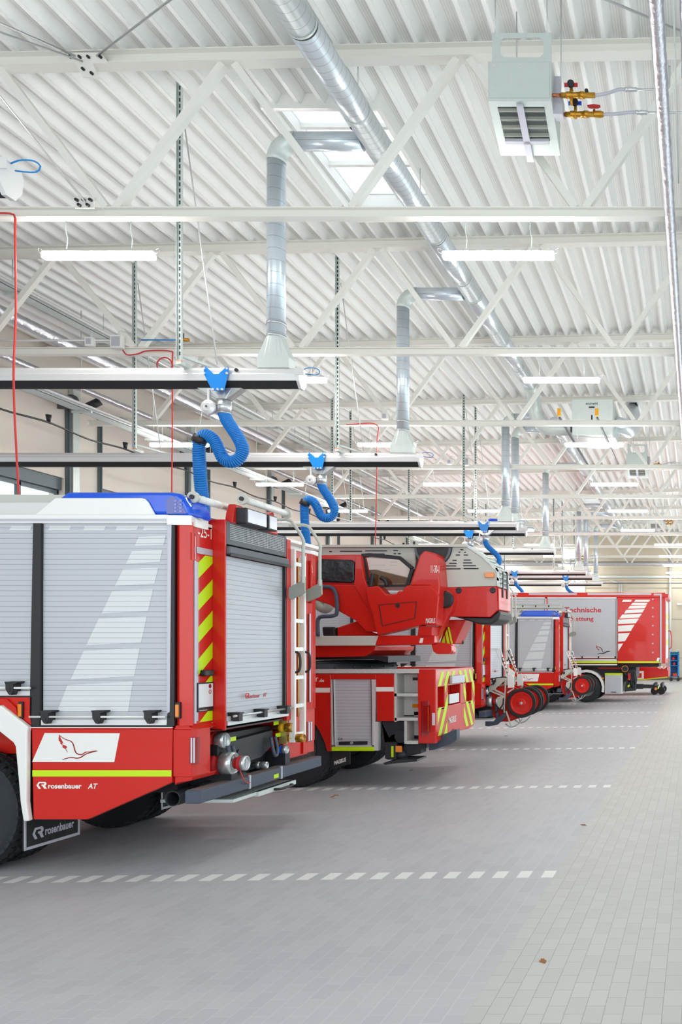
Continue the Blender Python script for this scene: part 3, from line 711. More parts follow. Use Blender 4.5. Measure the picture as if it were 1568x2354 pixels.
    # -------- rollers and work lamps on the roof edge
    for (p0, p1, X, z0) in ((447, 540, -4.42, 3.23), (560, 657, -4.22, 3.29)):
        ya, yb = RY(p0, X), RY(p1, X); ro = MB().cyl((X, ya, z0), (X, yb, z0), .032, 20)
        for k in range(1, 5): yy = ya + (yb - ya) * k / 5; ro.cyl((X, yy - .004, z0), (X, yy + .004, z0), .0345, 20)
        rr = ro.build('ladder_roller', 'white', r)
        MB().cyl((X, ya - .03, z0), (X, ya, z0), .05, 20).build('roller_flange', 'ladder', rr); MB().cyl((X, ya - .045, z0), (X, ya - .03, z0), .02, 12).build('axle', 'black', rr)
        MB().cyl((X, yb, z0), (X, yb + .03, z0), .05, 20).build('roller_flange', 'ladder', rr)
    br = MB(); br.side([(-4.62, 3.04), (-4.38, 3.04), (-4.42, 3.17), (-4.5, 3.19)], YB1 - .25, YB1 - .2); br.build('roller_bracket', 'ladder', r); MB().side([(-4.62, 3.04), (-4.35, 3.04), (-4.4, 3.2)], YB1 + .35, YB1 + .4).build('roller_bracket', 'ladder', r)
    yb0, yb1 = RY(541, -4.24), RY(630, -4.24)
    lb = MB(); lb.rear([(yb0, 3.06), (yb1 + .14, 3.06), (yb1 + .1, 3.2), (yb1 + .05, 3.28), (yb0 + .55, 3.2), (yb0 + .22, 3.18), (yb0 + .18, 3.24), (yb0 + .06, 3.24), (yb0 + .02, 3.15)], -4.34, -4.27)
    lamp_ = lb.build('lamp_bracket', 'red', r, .01)
    for (pa, pb, tl) in ((562, 604, 0), (612, 628, .06)):
        ya, yb = RY(pa, -4.2), RY(pb, -4.2)
        hs = MB(); hs.box(-4.3, -4.17, ya - .015, yb + .02, 3.06, 3.21); o_ = hs.build('work_lamp', 'black', r, .012)
        MB().box(-4.17, -4.162, ya, yb, 3.075, 3.195).build('lens', 'glassy', o_)
    # -------- drawbar, couplings and cavity below the door
    cv = MB(); cv.box(XC - .35, XC - .33, YB1 + .0, YD2 + .02, .7, 1.2); cv.box(XC - .35, XD - .03, YB1, YD2, 1.16, 1.175); cv.build('pump_bay', 'black', r)
    yc0, yc1 = RY(520, XD), RY(610, XD)
    cm = MB(); cm.rear([(yc0 + .08, 1.02), (yc1 + .38, 1.06), (yc1 + .38, .9), (yc1 + .15, .8), (yc0 + .35, .78), (yc0 + .08, .82)], XD - .25, XD - .12)
    cm.box(XD - .4, XD - .2, yc0 + .0, yc1 + .5, 1.03, 1.1); o_ = cm.build('tow_crossmember', 'dark', r, .01)
    MB().lathe((XD - .115, yc0 + .42, .9), [(.0, .006), (.035, .006), (.035, 0)], 20, axis='x').build('tow_hole', 'black', o_)
    for yy in (yc0 + .2, yc1 + .3):
        MB().rings(smooth_path([(XD - .08, yy - .04, 1.0), (XD - .06, yy - .045, .9), (XD - .05, yy - .03, .82), (XD - .05, yy, .8), (XD - .05, yy + .03, .82), (XD - .06, yy + .045, .9), (XD - .08, yy + .04, 1.0)], .02), .016, 10).build('shackle', 'slate', r)
    MB().rear([(yc1 + .1, .9), (yc1 + .3, .92), (yc1 + .62, .68), (yc1 - .1, .66)], XD - .3, XD - .26).build('bumper_gusset', 'dark', r)
    co = [(RY(497, XD - .12), 1.05, .075, .22, ('brass', 'text_red', 'alu')), (RY(492, XD - .14), .84, .105, .30, ('alu', 'text_red', 'alu'))]
    for yy, zz, rad, L, ms in co: coupling(r, XD - .3, yy + .1, zz, rad, L, 'hose_coupling', ms)
    coupling(r, XD + .0, co[1][0] + .1, .84, .068, .11, 'hose_coupling', ('text_red', 'text_red', 'alu'))
    coupling(r, XD - .18, yc1 + .52, 1.07, .05, .2, 'hose_coupling', ('brass', 'ringyellow', 'brass')); coupling(r, XD - .1, yc1 + .56, .955, .045, .22, 'hose_coupling', ('brass', 'ringyellow', 'brass'))
    coupling(r, XD - .15, yc1 + .5, .84, .045, .12, 'hose_coupling', ('dark', 'blue', 'alu')); coupling(r, XD - .2, yc1 + .12, .73, .035, .16, 'hose_coupling', ('alu', 'alu', 'alu'))
    for yy, zz in ((yc0 + .28, 1.05), (yc1 + .4, 1.13), (yc1 + .44, 1.0)): MB().box(XD - .1, XD - .095, yy - .05, yy + .05, zz - .02, zz + .02).build('notice_tag', 'yellow', r)
    MB().rings(smooth_path([(XD - .0, co[1][0] + .15, .8), (XD + .03, co[1][0] + .2, .66), (XD + .0, co[1][0] + .35, .62), (XD - .05, co[1][0] + .4, .7)], .02), .005, 6).build('safety_cord', 'cablered', r)
    # bumper beam
    bp = MB(); yb0 = Y + .0; yb1 = 9.40; XB = -4.30
    bp.box(XB - .13, XB, yb0, yb1, .563, .675); bo = bp.build('bumper_beam', 'slate', r, .008)
    MB().box(XB - .125, XB - .005, yb0 + .02, yb1 - .01, .675, .679).build('anti_slip_strip', 'grip', bo)
    for yy in (yb0 + .78, yb0 + 1.38): MB().box(XB - .01, XB + .006, yy, yy + .025, .56, .69).build('beam_clamp', 'silver', bo)
    MB().box(XB, XB + .003, yb0 + 1.24, yb0 + 1.33, .585, .625).build('notice_tag', 'yellow', bo)
    MB().box(XB - .5, XB - .04, yb0 + .55, yb0 + .65, .6, .82).build('beam_arm', 'dark', r); MB().box(XB - .5, XB - .04, yb1 - .75, yb1 - .65, .6, .82).build('beam_arm', 'dark', r)
    st = MB(); st.box(XB - .7, XB - .02, yb0 + .55, yb0 + 1.7, .47, .5); st.box(XB - .05, XB + .0, yb0 + .95, yb0 + 1.7, .455, .5); so_ = st.build('pull_out_step', 'galv', r)
    MB().rings(smooth_path([(XB, yb0 + 1.25, .475), (XB + .05, yb0 + 1.27, .475), (XB + .06, yb0 + 1.4, .475), (XB + .05, yb0 + 1.53, .475), (XB, yb0 + 1.55, .475)], .03), .013, 8).build('step_handle', 'black', so_)
    # exhaust pipe
    ep = MB().lathe((PX(381, Y + .05), ys + .14, PZ(1838, Y + .1)), [(.062, 0), (.068, 0), (.068, .5), (.055, .5), (.055, .01), (.062, 0)], 28); ep.build('exhaust_pipe', 'dark', r)
    MB().cyl((PX(381, Y), ys + .45, PZ(1836, Y)), (XB - .12, ys + .9, .66), .06, 14).build('exhaust_bend', 'dark', r)
    # wheels: rear axle, front axle
    cx, cz = PX(-108, Y), fz + .53
    for yy in (ys + .03, ys + .37, YF - .67, YF - .33): wheel(r, cx, yy, cz)
    for yy in (ys + .03, YF - .33): wheel(r, -11.7, yy, cz - .04)
    ax = MB().cyl((cx, ys + .3, cz), (cx, YF - .3, cz), .09, 12).lathe((cx, 8.35, cz), [(.1, -.3), (.24, -.12), (.24, .12), (.1, .3)], 20); ax.build('axle_tube', 'dark', r)
    # fenders (white arch) and mudflap
    arch_o = [(13, 1621), (75, 1670), (72.5, 1682), (71.5, 1841), (77, 1885)]; arch_i = [(64, 1886), (57, 1844), (52.5, 1789), (45.6, 1714.6), (41, 1706), (0, 1673), (-20, 1661)]
    mx_ = lambda p: (-216 - p[0], p[1])
    fe = MB()
    inner = arch_i; top_o = [(-229, 1621)] + arch_o
    fe.side(s(*([mx_(arch_o[i]) for i in range(4, -1, -1)] + arch_o + arch_i + [mx_(p) for p in arch_i[::-1]])), ys - .05, ys + .0)
    fe.build('fender_arch', 'white', r, .012)
    fe = MB(); pts = [(64, 1886), (57, 1844), (52.5, 1789), (45.6, 1714.6), (41, 1706), (0, 1673), (-20, 1661)]; pts = [mx_(p) for p in pts[::-1]][::-1][::-1] and pts
    full = pts + [mx_(p) for p in pts[::-1]]
    for a, c in zip(full, full[1:]):
        (xa, za), (xb, zb_) = s(a, c); fe.add([(xa, ys, za), (xb, ys, zb_), (xb, ys + .75, zb_), (xa, ys + .75, za)], [(0, 1, 2, 3), (3, 2, 1, 0)])
        fe.add([(xa, YF, za), (xb, YF, zb_), (xb, YF - .75, zb_), (xa, YF - .75, za)], [(0, 1, 2, 3), (3, 2, 1, 0)])
    fe.build('wheel_well', 'rubber', r)
    b2 = MB(); b2.side(s((-160, 1601), (73, 1601), (72, 1668), (13, 1620), (-229, 1620), (-300, 1672), (-560, 1672), (-560, 1601)), ys, ys + .05)
    b2.side(s((-288, 1672), (-560, 1672), (-560, 1884), (-293, 1884)), ys, ys + .05); b2.build('side_panel', 'red', r)
    q = MB().side(s((0, 1604), (20, 1607), (42, 1628), (44, 1646), (30, 1633), (0, 1615)), ys - .02, ys); q.build('panel_crease', 'red', r)
    # mudflaps: a sheet across the vehicle, seen edge-on from the side
    for (ya, yb, main) in ((ys + .02, ys + .66, True), (YF - .66, YF - .02, False)):
        xm = PX(55, ys + .02)
        fl = MB().rear([(ya, .82), (yb, .82), (yb, .15), (ya, .15)], xm - .012, xm).build('mudflap', 'rubber', r)
        e = MB(); e.box(xm, xm + .004, ya, ya + .022, .15, .8); e.box(xm, xm + .004, yb - .022, yb, .15, .8); e.box(xm, xm + .004, ya, yb, .15, .175); e.build('flap_edge', 'silver', fl)
        text('rosenbauer', (xm, ya + .23, .235), UY, UZ, .34, .075, 'lettering', 'silver', fl, .03)
        g = MB(); sc_ = .1; A = [(0, .5), (.33, 1), (1.2, 1), (1.4, .85), (1.4, .6), (1.22, .42), (1.45, 0), (1.12, 0), (.85, .42), (.72, .42), (.72, .6), (1.1, .6), (1.1, .8), (.45, .8), (.28, .5), (.62, 0), (.3, 0)]
        g.rear([(ya + .09 + a * sc_ * .85, .225 + c * sc_) for a, c in A], xm, xm + .004); g.build('maker_mark', 'silver', fl)
    return r
E1 = build_engine()
# ================================================================ turntable ladder truck
def c5(*p): return [(700 + x / 3.267, 1200 + y / 3.267) for x, y in p]
def c6(*p): return [(700 + x / 3.267, 1480 + y / 3.267) for x, y in p]
def build_ladder_truck():
    Y = 11.5; YF = 14.0; X0 = -3.70; fz = floor_z(-5.7)
    r = thing('turntable_ladder_truck', (-7.5, 12.75, fz), 'red turntable ladder truck with open operator seat and striped rear, behind the nearest engine', 'fire engine')
    S = lambda *p: poly(c6(*p), Y); T = lambda Yp, *p: poly(c5(*p), Yp)
    b = MB()
    # near side panels
    b.side(S((-900, 225), (195, 225), (200, 265), (200, 810), (168, 810), (150, 740), (110, 655), (70, 595), (10, 560), (-200, 560), (-330, 640), (-400, 810), (-900, 810)), Y, Y + .05)
    b.side(S((195, 225), (540, 225), (540, 268), (195, 268)), Y, Y + .05)
    b.side(S((536, 225), (675, 225), (675, 582), (542, 582)), Y, Y + .06)
    b.box(PX(c6((-900, 0))[0][0], Y), PX(905, Y), Y + .05, YF - .05, 1.0, 1.52)
    b.box(PX(763, Y), PX(868, Y), Y + .3, YF - .3, .62, 1.0)
    b.box(PX(c6((-900, 0))[0][0], Y), X0 - .15, YF - .05, YF, .6, 1.6)
    # rear hood: near side, top, rear shell with three openings
    b.side(S((848, 190), (985, 190), (985, 750), (855, 750)), Y + .0, Y + .1)
    b.plan([(PX(960, Y), Y + .1), (X0 - .1, Y + .0), (X0 - .05, Y + .03), (X0, Y + .12), (X0, 13.55), (X0 - .06, 13.7), (X0 - .12, 13.75), (X0 - .12, Y + .3)], 1.36, 1.6)
    for ya, yb in ((11.62, 11.68), (12.02, 12.18), (12.82, 13.14), (13.47, 13.64)): b.box(X0 - .16, X0, ya, yb, 1.03, 1.38)
    b.rear([(11.6, 1.06), (11.6, .57), (11.8, .58), (12.1, .62), (12.42, .69), (12.7, .64), (12.97, .62), (13.3, .61), (13.6, .64), (13.66, .75), (13.66, 1.06)], X0 - .2, X0)
    b.plan([(X0 - .12, Y), (X0 - .04, Y + .03), (X0, Y + .12), (X0 - .1, Y + .2)], .58, 1.38)
    b.box(X0 - .22, X0 - .16, 11.62, 13.6, .7, 1.5)
    b.build('body', 'red', r, .012)
    # checker plate edge and steps
    k = MB(); k.side(S((-900, 190), (860, 190), (860, 222), (-900, 222)), Y - .01, Y + .03); k.box(-10.5, PX(963, Y), Y + .03, YF - .4, 1.56, 1.575)
    k.build('deck_edge', 'checker', r)
    k = MB(); k.box(PX(907, Y), PX(961, Y), Y + .3, Y + .32, .95, 1.54); k.side(S((675, 222), (692, 222), (692, 585), (675, 585)), Y, Y + .3)
    for yy, x0 in ((385, 675), (568, 678), (742, 768)): k.side(S((x0, yy - 12), (852, yy - 12), (852, yy + 10), (x0, yy + 10)), Y, Y + .3)
    k.side(S((750, 580), (768, 580), (768, 750), (750, 750)), Y, Y + .3); k.box(PX(935, Y), PX(961, Y), Y + .3, Y + .32, .66, 1.0)
    st = k.build('access_steps', 'checker', r)
    MB().side(S((758, 258), (803, 258), (803, 280), (758, 280)), Y + .29, Y + .3).build('name_plate', 'black', st)
    MB().side(S((758, 463), (830, 463), (830, 490), (758, 490)), Y + .28, Y + .3).build('side_reflector', 'amber', st)
    # compartment shutter
    k = MB(); k.side(S((200, 268), (222, 268), (234, 770), (207, 770)), Y - .015, Y + .05); k.side(S((500, 268), (536, 268), (530, 770), (512, 770)), Y - .015, Y + .05); k.side(S((527, 585), (555, 585), (555, 802), (527, 802)), Y - .01, Y + .1); k.side(S((207, 762), (527, 762), (527, 772), (207, 772)), Y - .015, Y + .05)
    k.build('compartment_frame', 'alulight', r)
    sh = MB().side(S((222, 268), (500, 268), (508, 768), (232, 768)), Y + .02, Y + .04).build('side_shutter', 'shutter', r)
    k = MB(); k.side(S((215, 268), (221, 268), (229, 770), (224, 770)), Y - .017, Y + .02); k.side(S((501, 268), (506, 268), (513, 770), (508, 770)), Y - .017, Y + .02); k.build('seal', 'black', sh)
    q = MB().side(S((262, 735), (470, 732), (470, 755), (262, 758)), Y - .02, Y + .02).build('shutter_handle', 'black', sh)
    MB().lathe((PX(810, Y), Y - .03, PZ(1707.6, Y)), [(.001, 0), (.02, 0), (.02, .02)], 16).build('lock', 'alu', q)
    a, c = c6((253, 706), (286, 724)); sidetext('G5', a[0], a[1], c[0], c[1], Y + .02, 'black', sh)
    MB().side(S((207, 773), (527, 773), (527, 804), (207, 804)), Y - .012, Y + .02).build('side_stripe', 'yellow', r)
    MB().side(S((538, 325), (671, 325), (671, 358), (538, 358)), Y - .004, Y).build('side_stripe', 'white', r)
    MB().side(S((-900, 330), (192, 330), (192, 366), (-900, 366)), Y - .004, Y).build('side_stripe', 'white', r)
    a, c = c6((62, 254), (103, 284)); sidetext('OT', a[0] - 8, a[1], c[0], c[1], Y, 'white', r)
    a, c = c6((107, 262), (148, 286)); sidetext('.de', a[0], a[1], c[0], c[1], Y, 'white', r)
    # tail lamp
    q = MB().plan([(PX(968, Y), Y - .012), (X0 - .06, Y - .005), (X0 - .01, Y + .07), (X0 - .05, Y + .1), (PX(968, Y), Y + .06)], PZ(1691, Y), PZ(1612, Y)).build('tail_lamp', 'reddark', r, .01)
    MB().box(PX(975, Y), PX(990, Y), Y - .022, Y - .008, PZ(1683, Y), PZ(1622, Y)).build('lens', 'reddark', q)
    g = MB().box(PX(994, Y), PX(1000, Y), Y - .01, Y + .03, PZ(1667, Y), PZ(1639, Y)); g.build('reversing_lens', 'glassy', q)
    g = MB()
    for i in range(22): g.box(PX(985, Y), PX(987, Y), Y - .026, Y - .022, PZ(1681 - i * 2.6, Y), PZ(1680 - i * 2.6, Y))
    g.build('light_row', 'amber', q)
    # rear hazard stripes
    for (ya, yb, za, zb_, sl) in ((11.64, 12.02, 1.37, 1.57, 1.3), (12.02, 12.56, 1.37, 1.57, 1.3), (12.66, 13.14, 1.37, 1.57, -1.3), (13.14, 13.6, 1.37, 1.57, -1.3), (12.03, 12.17, 1.06, 1.37, 1.3), (12.98, 13.13, 1.06, 1.37, -1.3), (13.48, 13.62, 1.06, 1.37, -1.3), (11.64, 12.14, .66, 1.06, 1.3), (13.0, 13.6, .66, 1.06, -1.3)):
        # keep the bands in phase across the strips
        n0 = 11.62 if sl > 0 else 13.64
        g = MB(); pw = .12
        for i in range(-14, 24):
            z_at = lambda y: (y - n0) * sl + i * pw * 3
            P = [(ya, z_at(ya)), (yb, z_at(yb)), (yb, z_at(yb) + pw * 1.5), (ya, z_at(ya) + pw * 1.5)]
            def clip(P, zc, hi):
                out = []
                for j in range(len(P)):
                    p, q_ = P[j - 1], P[j]; ip = (p[1] <= zc) if hi else (p[1] >= zc); iq = (q_[1] <= zc) if hi else (q_[1] >= zc)
                    if ip != iq: t_ = (zc - p[1]) / (q_[1] - p[1]); out.append((p[0] + t_ * (q_[0] - p[0]), zc))
                    if iq: out.append(q_)
                return out
            P = clip(P, za, False)
            if P: P = clip(P, zb_, True)
            if len(P) > 2: g.rear(P, X0 - .001, X0 + .003)
        if g.v: g.build('hazard_stripe', 'yellow', r)
    q = MB().box(X0, X0 + .05, 12.24, 12.9, 1.38, 1.5).build('lamp_cover', 'silver', r, .01)
    q = MB().box(X0 - .03, X0 - .01, 12.3, 12.78, 1.08, 1.22).build('registration_plate', 'plate', r)
    text('MAGIRUS', (X0, 12.2, .79), UY, UZ, .38, .1, 'lettering', 'white', r, .015, 0, .004)
    k = MB(); k.box(X0 - .16, X0, 11.68, 12.02, 1.03, 1.05); k.box(X0 - .16, X0, 13.14, 13.47, 1.03, 1.05); k.build('step_tread', 'checker', r)
    # stabiliser and rear underframe
    k = MB(); k.side(S((875, 745), (1088, 660), (1088, 740), (1040, 775), (910, 820), (875, 825)), Y + .35, Y + .5); k.box(-4.6, X0 - .3, Y + .5, YF - .5, .55, .9); k.box(-5.3, -4.4, Y + .3, YF - .3, .5, .95); k.box(-10.5, -4.2, Y + .8, Y + 1.0, .62, 1.0); k.box(-10.5, -4.2, YF - 1.0, YF - .8, .62, 1.0)
    k.build('chassis', 'slate', r)
    k = MB(); k.side(S((562, 588), (745, 588), (745, 640), (700, 670), (640, 690), (610, 720), (605, 860), (650, 870), (690, 860), (690, 740), (745, 745), (860, 755), (860, 830), (770, 850), (730, 840), (600, 740), (565, 828)), Y + .08, Y + .3)
    k.build('stabiliser_bay', 'dark', r)
    k = MB(); k.side(S((605, 740), (690, 740), (690, 868), (625, 870), (605, 860)), Y - .0, Y + .2); k.lathe(tuple((PX(*(700 + 715 / 3.267, Y)), Y + .05, PZ(1480 + 700 / 3.267, Y))), [(.001, 0), (.09, 0), (.09, .25)], 20); k.side(S((690, 750), (865, 755), (865, 800), (690, 850)), Y + .1, Y + .3)
    k.cyl(pt(*c6((725, 800))[0], Y + .1), pt(*c6((725, 868))[0], Y + .1), .09, 12)
    so = k.build('stabiliser_jack', 'dark', r)
    MB().side(S((690, 765), (735, 765), (735, 812), (690, 812)), Y - .03, Y).build('marker_lamp', 'amber', so)
    MB().side(S((653, 768), (670, 768), (670, 850), (653, 850)), Y - .01, Y).build('warning_strip', 'yellow', so)
    MB().side(S((607, 890), (725, 862), (862, 862), (866, 876), (790, 884), (720, 888), (625, 902)), Y - .1, Y + .3).build('stabiliser_foot', 'dark', so)
    k = MB().side(S((205, 812), (335, 812), (335, 905), (200, 948)), Y + .02, Y + .05); fl = k.build('mudflap', 'rubber', r)
    p0 = pt(*c6((225, 912))[0], Y + .02); p1 = pt(*c6((318, 882))[0], Y + .02)
    text('MAGIRUS', p0, (Vector(p1) - Vector(p0)).normalized(), UZ, .17, .06, 'lettering', 'white', fl, .03)
    cx = PX(672, Y); cz = fz + .53
    for yy in (Y + .03, Y + .37, YF - .67, YF - .33): wheel(r, cx, yy, cz)
    for yy in (Y + .03, YF - .33): wheel(r, cx - 4.4, yy, cz)
    MB().cyl((cx, Y + .3, cz), (cx, YF - .3, cz), .09, 12).build('axle_tube', 'dark', r)
    k = MB(); k.side([(-13.2, .55), (-10.8, .55), (-10.8, 2.3), (-12.9, 2.4), (-13.2, 1.6)], Y, YF); k.build('cab', 'red', r, .03)
    k = MB(); k.box(-12.6, -11.2, Y - .01, Y + .01, 1.6, 2.2); k.build('cab_window', 'lens', r)
    # turntable
    k = MB(); ctr = (-5.75, 12.75)
    k.lathe((ctr[0], ctr[1], 1.575), [(1.02, 0), (1.02, .11), (.98, .12), (.98, .14), (.9, .15), (.001, .15), ], 48, axis='z')
    k.side(poly(c5((70, 1035), (520, 1032), (628, 1055), (628, 1010), (520, 1000), (70, 1000)), 12.0), 12.0, 13.4)
    for i in range(24):
        a = i * math.pi / 12; k.cyl((ctr[0] + 1.0 * math.cos(a), ctr[1] + 1.0 * math.sin(a), 1.64), (ctr[0] + 1.04 * math.cos(a), ctr[1] + 1.04 * math.sin(a), 1.64), .012, 6)
    k.build('slewing_ring', 'dark', r)
    Yp = 11.75
    k = MB(); k.side(T(Yp, (-300, 930), (510, 930), (950, 920), (970, 990), (1090, 993), (1100, 975), (1100, 940), (1085, 915), (555, 855), (530, 925), (-300, 925)), Yp + .1, 12.0); k.side(T(Yp, (-100, 930), (510, 930), (500, 965), (420, 1010), (-100, 1020)), Yp + .12, 13.5)
    k.side(T(Yp, (540, 852), (978, 852), (975, 912), (950, 920), (532, 925)), Yp, Yp + .2)
    k.side(T(Yp, (950, 920), (1085, 922), (1102, 935), (1102, 965), (1085, 992), (1000, 992), (965, 975)), Yp + .02, Yp + .12)
    k.build('turret_platform', 'red', r, .01)
    MB().side(T(Yp, (-300, 857), (555, 855), (530, 928), (-300, 930)), Yp - .01, Yp + .25).build('platform_edge', 'ladder', r, .006)
    # operator seat shell
    k = MB()
    k.side(T(Yp, (470, 515), (485, 490), (560, 482), (582, 500), (600, 522), (625, 548), (697, 540), (722, 515), (735, 528), (778, 478), (945, 478), (1000, 520), (1020, 560), (1002, 775), (985, 780), (900, 772), (560, 852), (535, 780), (520, 700), (490, 610)), Yp - .05, Yp + .2)
    k.side(T(Yp, (795, 478), (870, 250), (905, 217), (990, 238), (1003, 262), (1020, 480), (1010, 620), (1002, 780), (905, 775), (940, 480)), Yp - .02, Yp + .55)
    k.side(T(Yp, (860, 778), (970, 782), (965, 858), (850, 855)), Yp - .02, Yp + .3)
    sh = k.build('operator_seat_shell', 'red', r, .02, 3)
    k = MB(); ln = c5((560, 622), (842, 598), (828, 722), (585, 780)); P3 = [pt(x, y, Yp - .052) for x, y in ln]
    for i in range(4): k.beam(P3[i], P3[(i + 1) % 4], .01, .008)
    k.build('hatch_seam', 'dark', sh)
    MB().lathe(pt(*c5((699, 628))[0], Yp - .06), [(.001, 0), (.03, 0), (.03, .02)], 16).build('hatch_lock', 'black', sh)
    a, c = c5((912, 722), (982, 760)); sidetext('MAGIRUS', a[0], a[1], c[0], c[1], Yp - .05, 'white', sh, off=.015)
    a, c = c5((950, 325), (1012, 382)); sidetext('11-30-1', a[0], a[1], c[0], c[1], Yp - .02, 'white', sh, off=.01)
    MB().side(T(Yp, (872, 872), (894, 872), (886, 908), (862, 908)), Yp - .005, Yp).build('decal', 'white', sh)
    # console cabin
    k = MB()
    k.side(T(Yp, (60, 255), (90, 245), (410, 240), (425, 290), (425, 470), (60, 465)), Yp + .05, Yp + .9)
    k.side(T(Yp, (60, 465), (370, 468), (520, 700), (545, 828), (460, 820), (380, 740), (270, 680), (180, 620), (60, 580)), Yp + .02, Yp + .18)
    k.side(T(Yp, (380, 250), (425, 250), (450, 420), (500, 560), (525, 700), (470, 640), (372, 480)), Yp, Yp + .3)
    k.side(T(Yp, (210, 790), (360, 740), (480, 825), (560, 855), (210, 856)), Yp + .15, Yp + .5)
    k.build('console', 'red', r, .015)
    MB().side(T(Yp, (88, 285), (115, 275), (345, 282), (372, 300), (368, 440), (350, 458), (110, 450), (85, 440)), Yp + .02, Yp + .06).build('black_cover', 'tarp', r, .02)
    k = MB(); fr_ = c5((432, 252), (500, 248), (718, 270), (812, 350), (775, 476))
    P3 = [pt(x, y, Yp + .1) for x, y in fr_]
    for i in range(4): k.beam(P3[i], P3[i + 1], .05, .05)
    k.beam(P3[0], pt(*c5((480, 480))[0], Yp + .1), .07, .05); k.beam(pt(*c5((565, 482))[0], Yp + .05), pt(*c5((778, 478))[0], Yp + .05), .05, .03)
    cf = k.build('canopy_frame', 'black', r)
    MB().side(T(Yp, (445, 262), (715, 278), (800, 350), (765, 474), (490, 478)), Yp + .1, Yp + .11).build('canopy_glass', 'tint', cf)
    k = MB()
    for P in (((498, 490), (505, 440), (515, 380)), ((620, 480), (605, 440), (565, 410))):
        Q = [pt(*c5(p)[0], Yp + .02) for p in P]; k.rings(smooth_path(Q, .02), .03, 8)
    k.rings(smooth_path([pt(*c5(p)[0], Yp + .02) for p in ((428, 510), (450, 475), (490, 430), (500, 410))], .02), .01, 8)
    k.build('control_stick', 'black', r)
    k = MB(); k.rings(smooth_path([pt(*c5(p)[0], Yp - .02) for p in ((100, 856), (100, 740), (125, 712), (215, 705), (243, 680), (240, 560), (215, 500), (170, 487), (100, 488))], .04), .028, 10); k.build('grab_rail', 'slate', r)
    MB().side(T(Yp, (105, 785), (205, 785), (205, 856), (112, 856)), Yp + .1, Yp + .4).build('control_box', 'black', r, .02)
    # ladder set and its boom
    Yl = 12.1
    k = MB(); k.side(T(Yl, (-500, 195), (830, 195), (835, 300), (800, 490), (-500, 492)), Yl + .0, Yl + .7)
    k.side(T(Yl, (1020, 330), (1112, 192), (1225, 190), (1330, 262), (1440, 372), (1445, 480), (1020, 492), (1000, 420)), Yl + .0, Yl + .7)
    k.side(T(Yl, (800, 200), (1112, 192), (1100, 300), (1030, 400), (830, 480)), Yl + .12, Yl + .6)
    k.side(T(Yl, (-500, 178), (1225, 170), (1225, 190), (-500, 196)), Yl - .06, Yl + .75)
    for x0, x1, yy in ((265, 435, 220), (455, 622, 217), (665, 705, 215), (670, 690, 238), (700, 725, 238), (455, 605, 240), (40, 130, 225), (185, 208, 222), (1170, 1195, 208), (1155, 1172, 228), (1198, 1215, 228), (1135, 1170, 248), (1195, 1230, 248), (1110, 1145, 288), (1195, 1250, 286), (1085, 1145, 310), (1190, 1262, 307), (1060, 1142, 330), (1190, 1290, 328), (1040, 1175, 352), (1195, 1310, 350), (470, 610, 325), (640, 700, 325), (470, 640, 358), (640, 700, 300)):
        k.side(T(Yl, (x0, yy), (x0 + 4, yy - 4), (x1 - 4, yy - 4), (x1, yy), (x1 - 4, yy + 4), (x0 + 4, yy + 4)), Yl - .004, Yl + .002, 1)
    ls = k.build('ladder_set', ['ladder', 'dark'], r)
    k = MB(); cx5 = c5((970, 195))[0]; cc = (PX(cx5[0], Yl), PZ(cx5[1], Yl)); R_ = 140 / 3.267 * Yl / F
    k.side([(cc[0] - R_, cc[1] + .0)] + [(cc[0] + R_ * math.cos(a), cc[1] - R_ * math.sin(a)) for a in [math.pi - i * math.pi / 16 for i in range(1, 16)]] + [(cc[0] + R_, cc[1])], Yl - .03, Yl + .1); k.build('cable_drum', 'black', r)
    k = MB(); pr = [(cc[0] + R_ * q_ * math.cos(a), cc[1] - R_ * q_ * math.sin(a)) for q_, rng in ((.98, range(0, 17)), (.86, range(16, -1, -1))) for a in [i * math.pi / 16 for i in rng]]
    k.side(pr, Yl - .045, Yl - .03); k.build('drum_flange', 'grey', r)
    MB().side(T(Yl, (1357, 382), (1428, 382), (1428, 418), (1357, 418)), Yl - .03, Yl).build('marker_lamp', 'amber', ls, .008)
    k = MB()
    for yo in (Yl + .0, Yl + .62):
        for A_, B_ in (((1228, 184), (1332, 252)), ((1332, 252), (1452, 362)), ((1452, 362), (1456, 482)), ((1440, 345), (1462, 372)), ((1445, 420), (1462, 440))):
            a_ = pt(*c5(A_)[0], Yl); b3 = pt(*c5(B_)[0], Yl); k.beam((a_[0], yo, a_[2]), (b3[0], yo, b3[2]), .03, .03)
    for q_ in ((1270, 212), (1310, 238), (1350, 270), (1390, 305), (1430, 342), (1452, 372), (1454, 410), (1455, 445), (1456, 480)):
        p_ = pt(*c5(q_)[0], Yl); k.cyl(p_, (p_[0], Yl + .62, p_[2]), .014, 8)
    k.build('ladder_end', 'galv', ls)
    k = MB(); k.side(T(Yl, (1025, 492), (1445, 482), (1455, 660), (1395, 716), (1080, 710), (1112, 600), (1075, 515)), Yl, Yl + .72)
    k.side(T(Yl, (1445, 482), (1460, 500), (1462, 655), (1450, 665)), Yl + .0, Yl + .76)
    cw = k.build('counterweight_box', 'red', r, .015)
    k = MB(); xx = PX(c5((1462, 0))[0][0], Yl)
    for yy in (Yl + .2, Yl + .48): k.box(xx, xx + .01, yy, yy + .06, PZ(1375, Yl + .3), PZ(1342, Yl + .3) + .17)
    k.build('vent_slot', 'dark', cw)
    for q_ in ((1156, 514), (1412, 512)): MB().lathe(pt(*c5(q_)[0], Yl - .02), [(.001, 0), (.035, 0), (.045, .02)], 20).build('rubber_plug', 'black', cw)
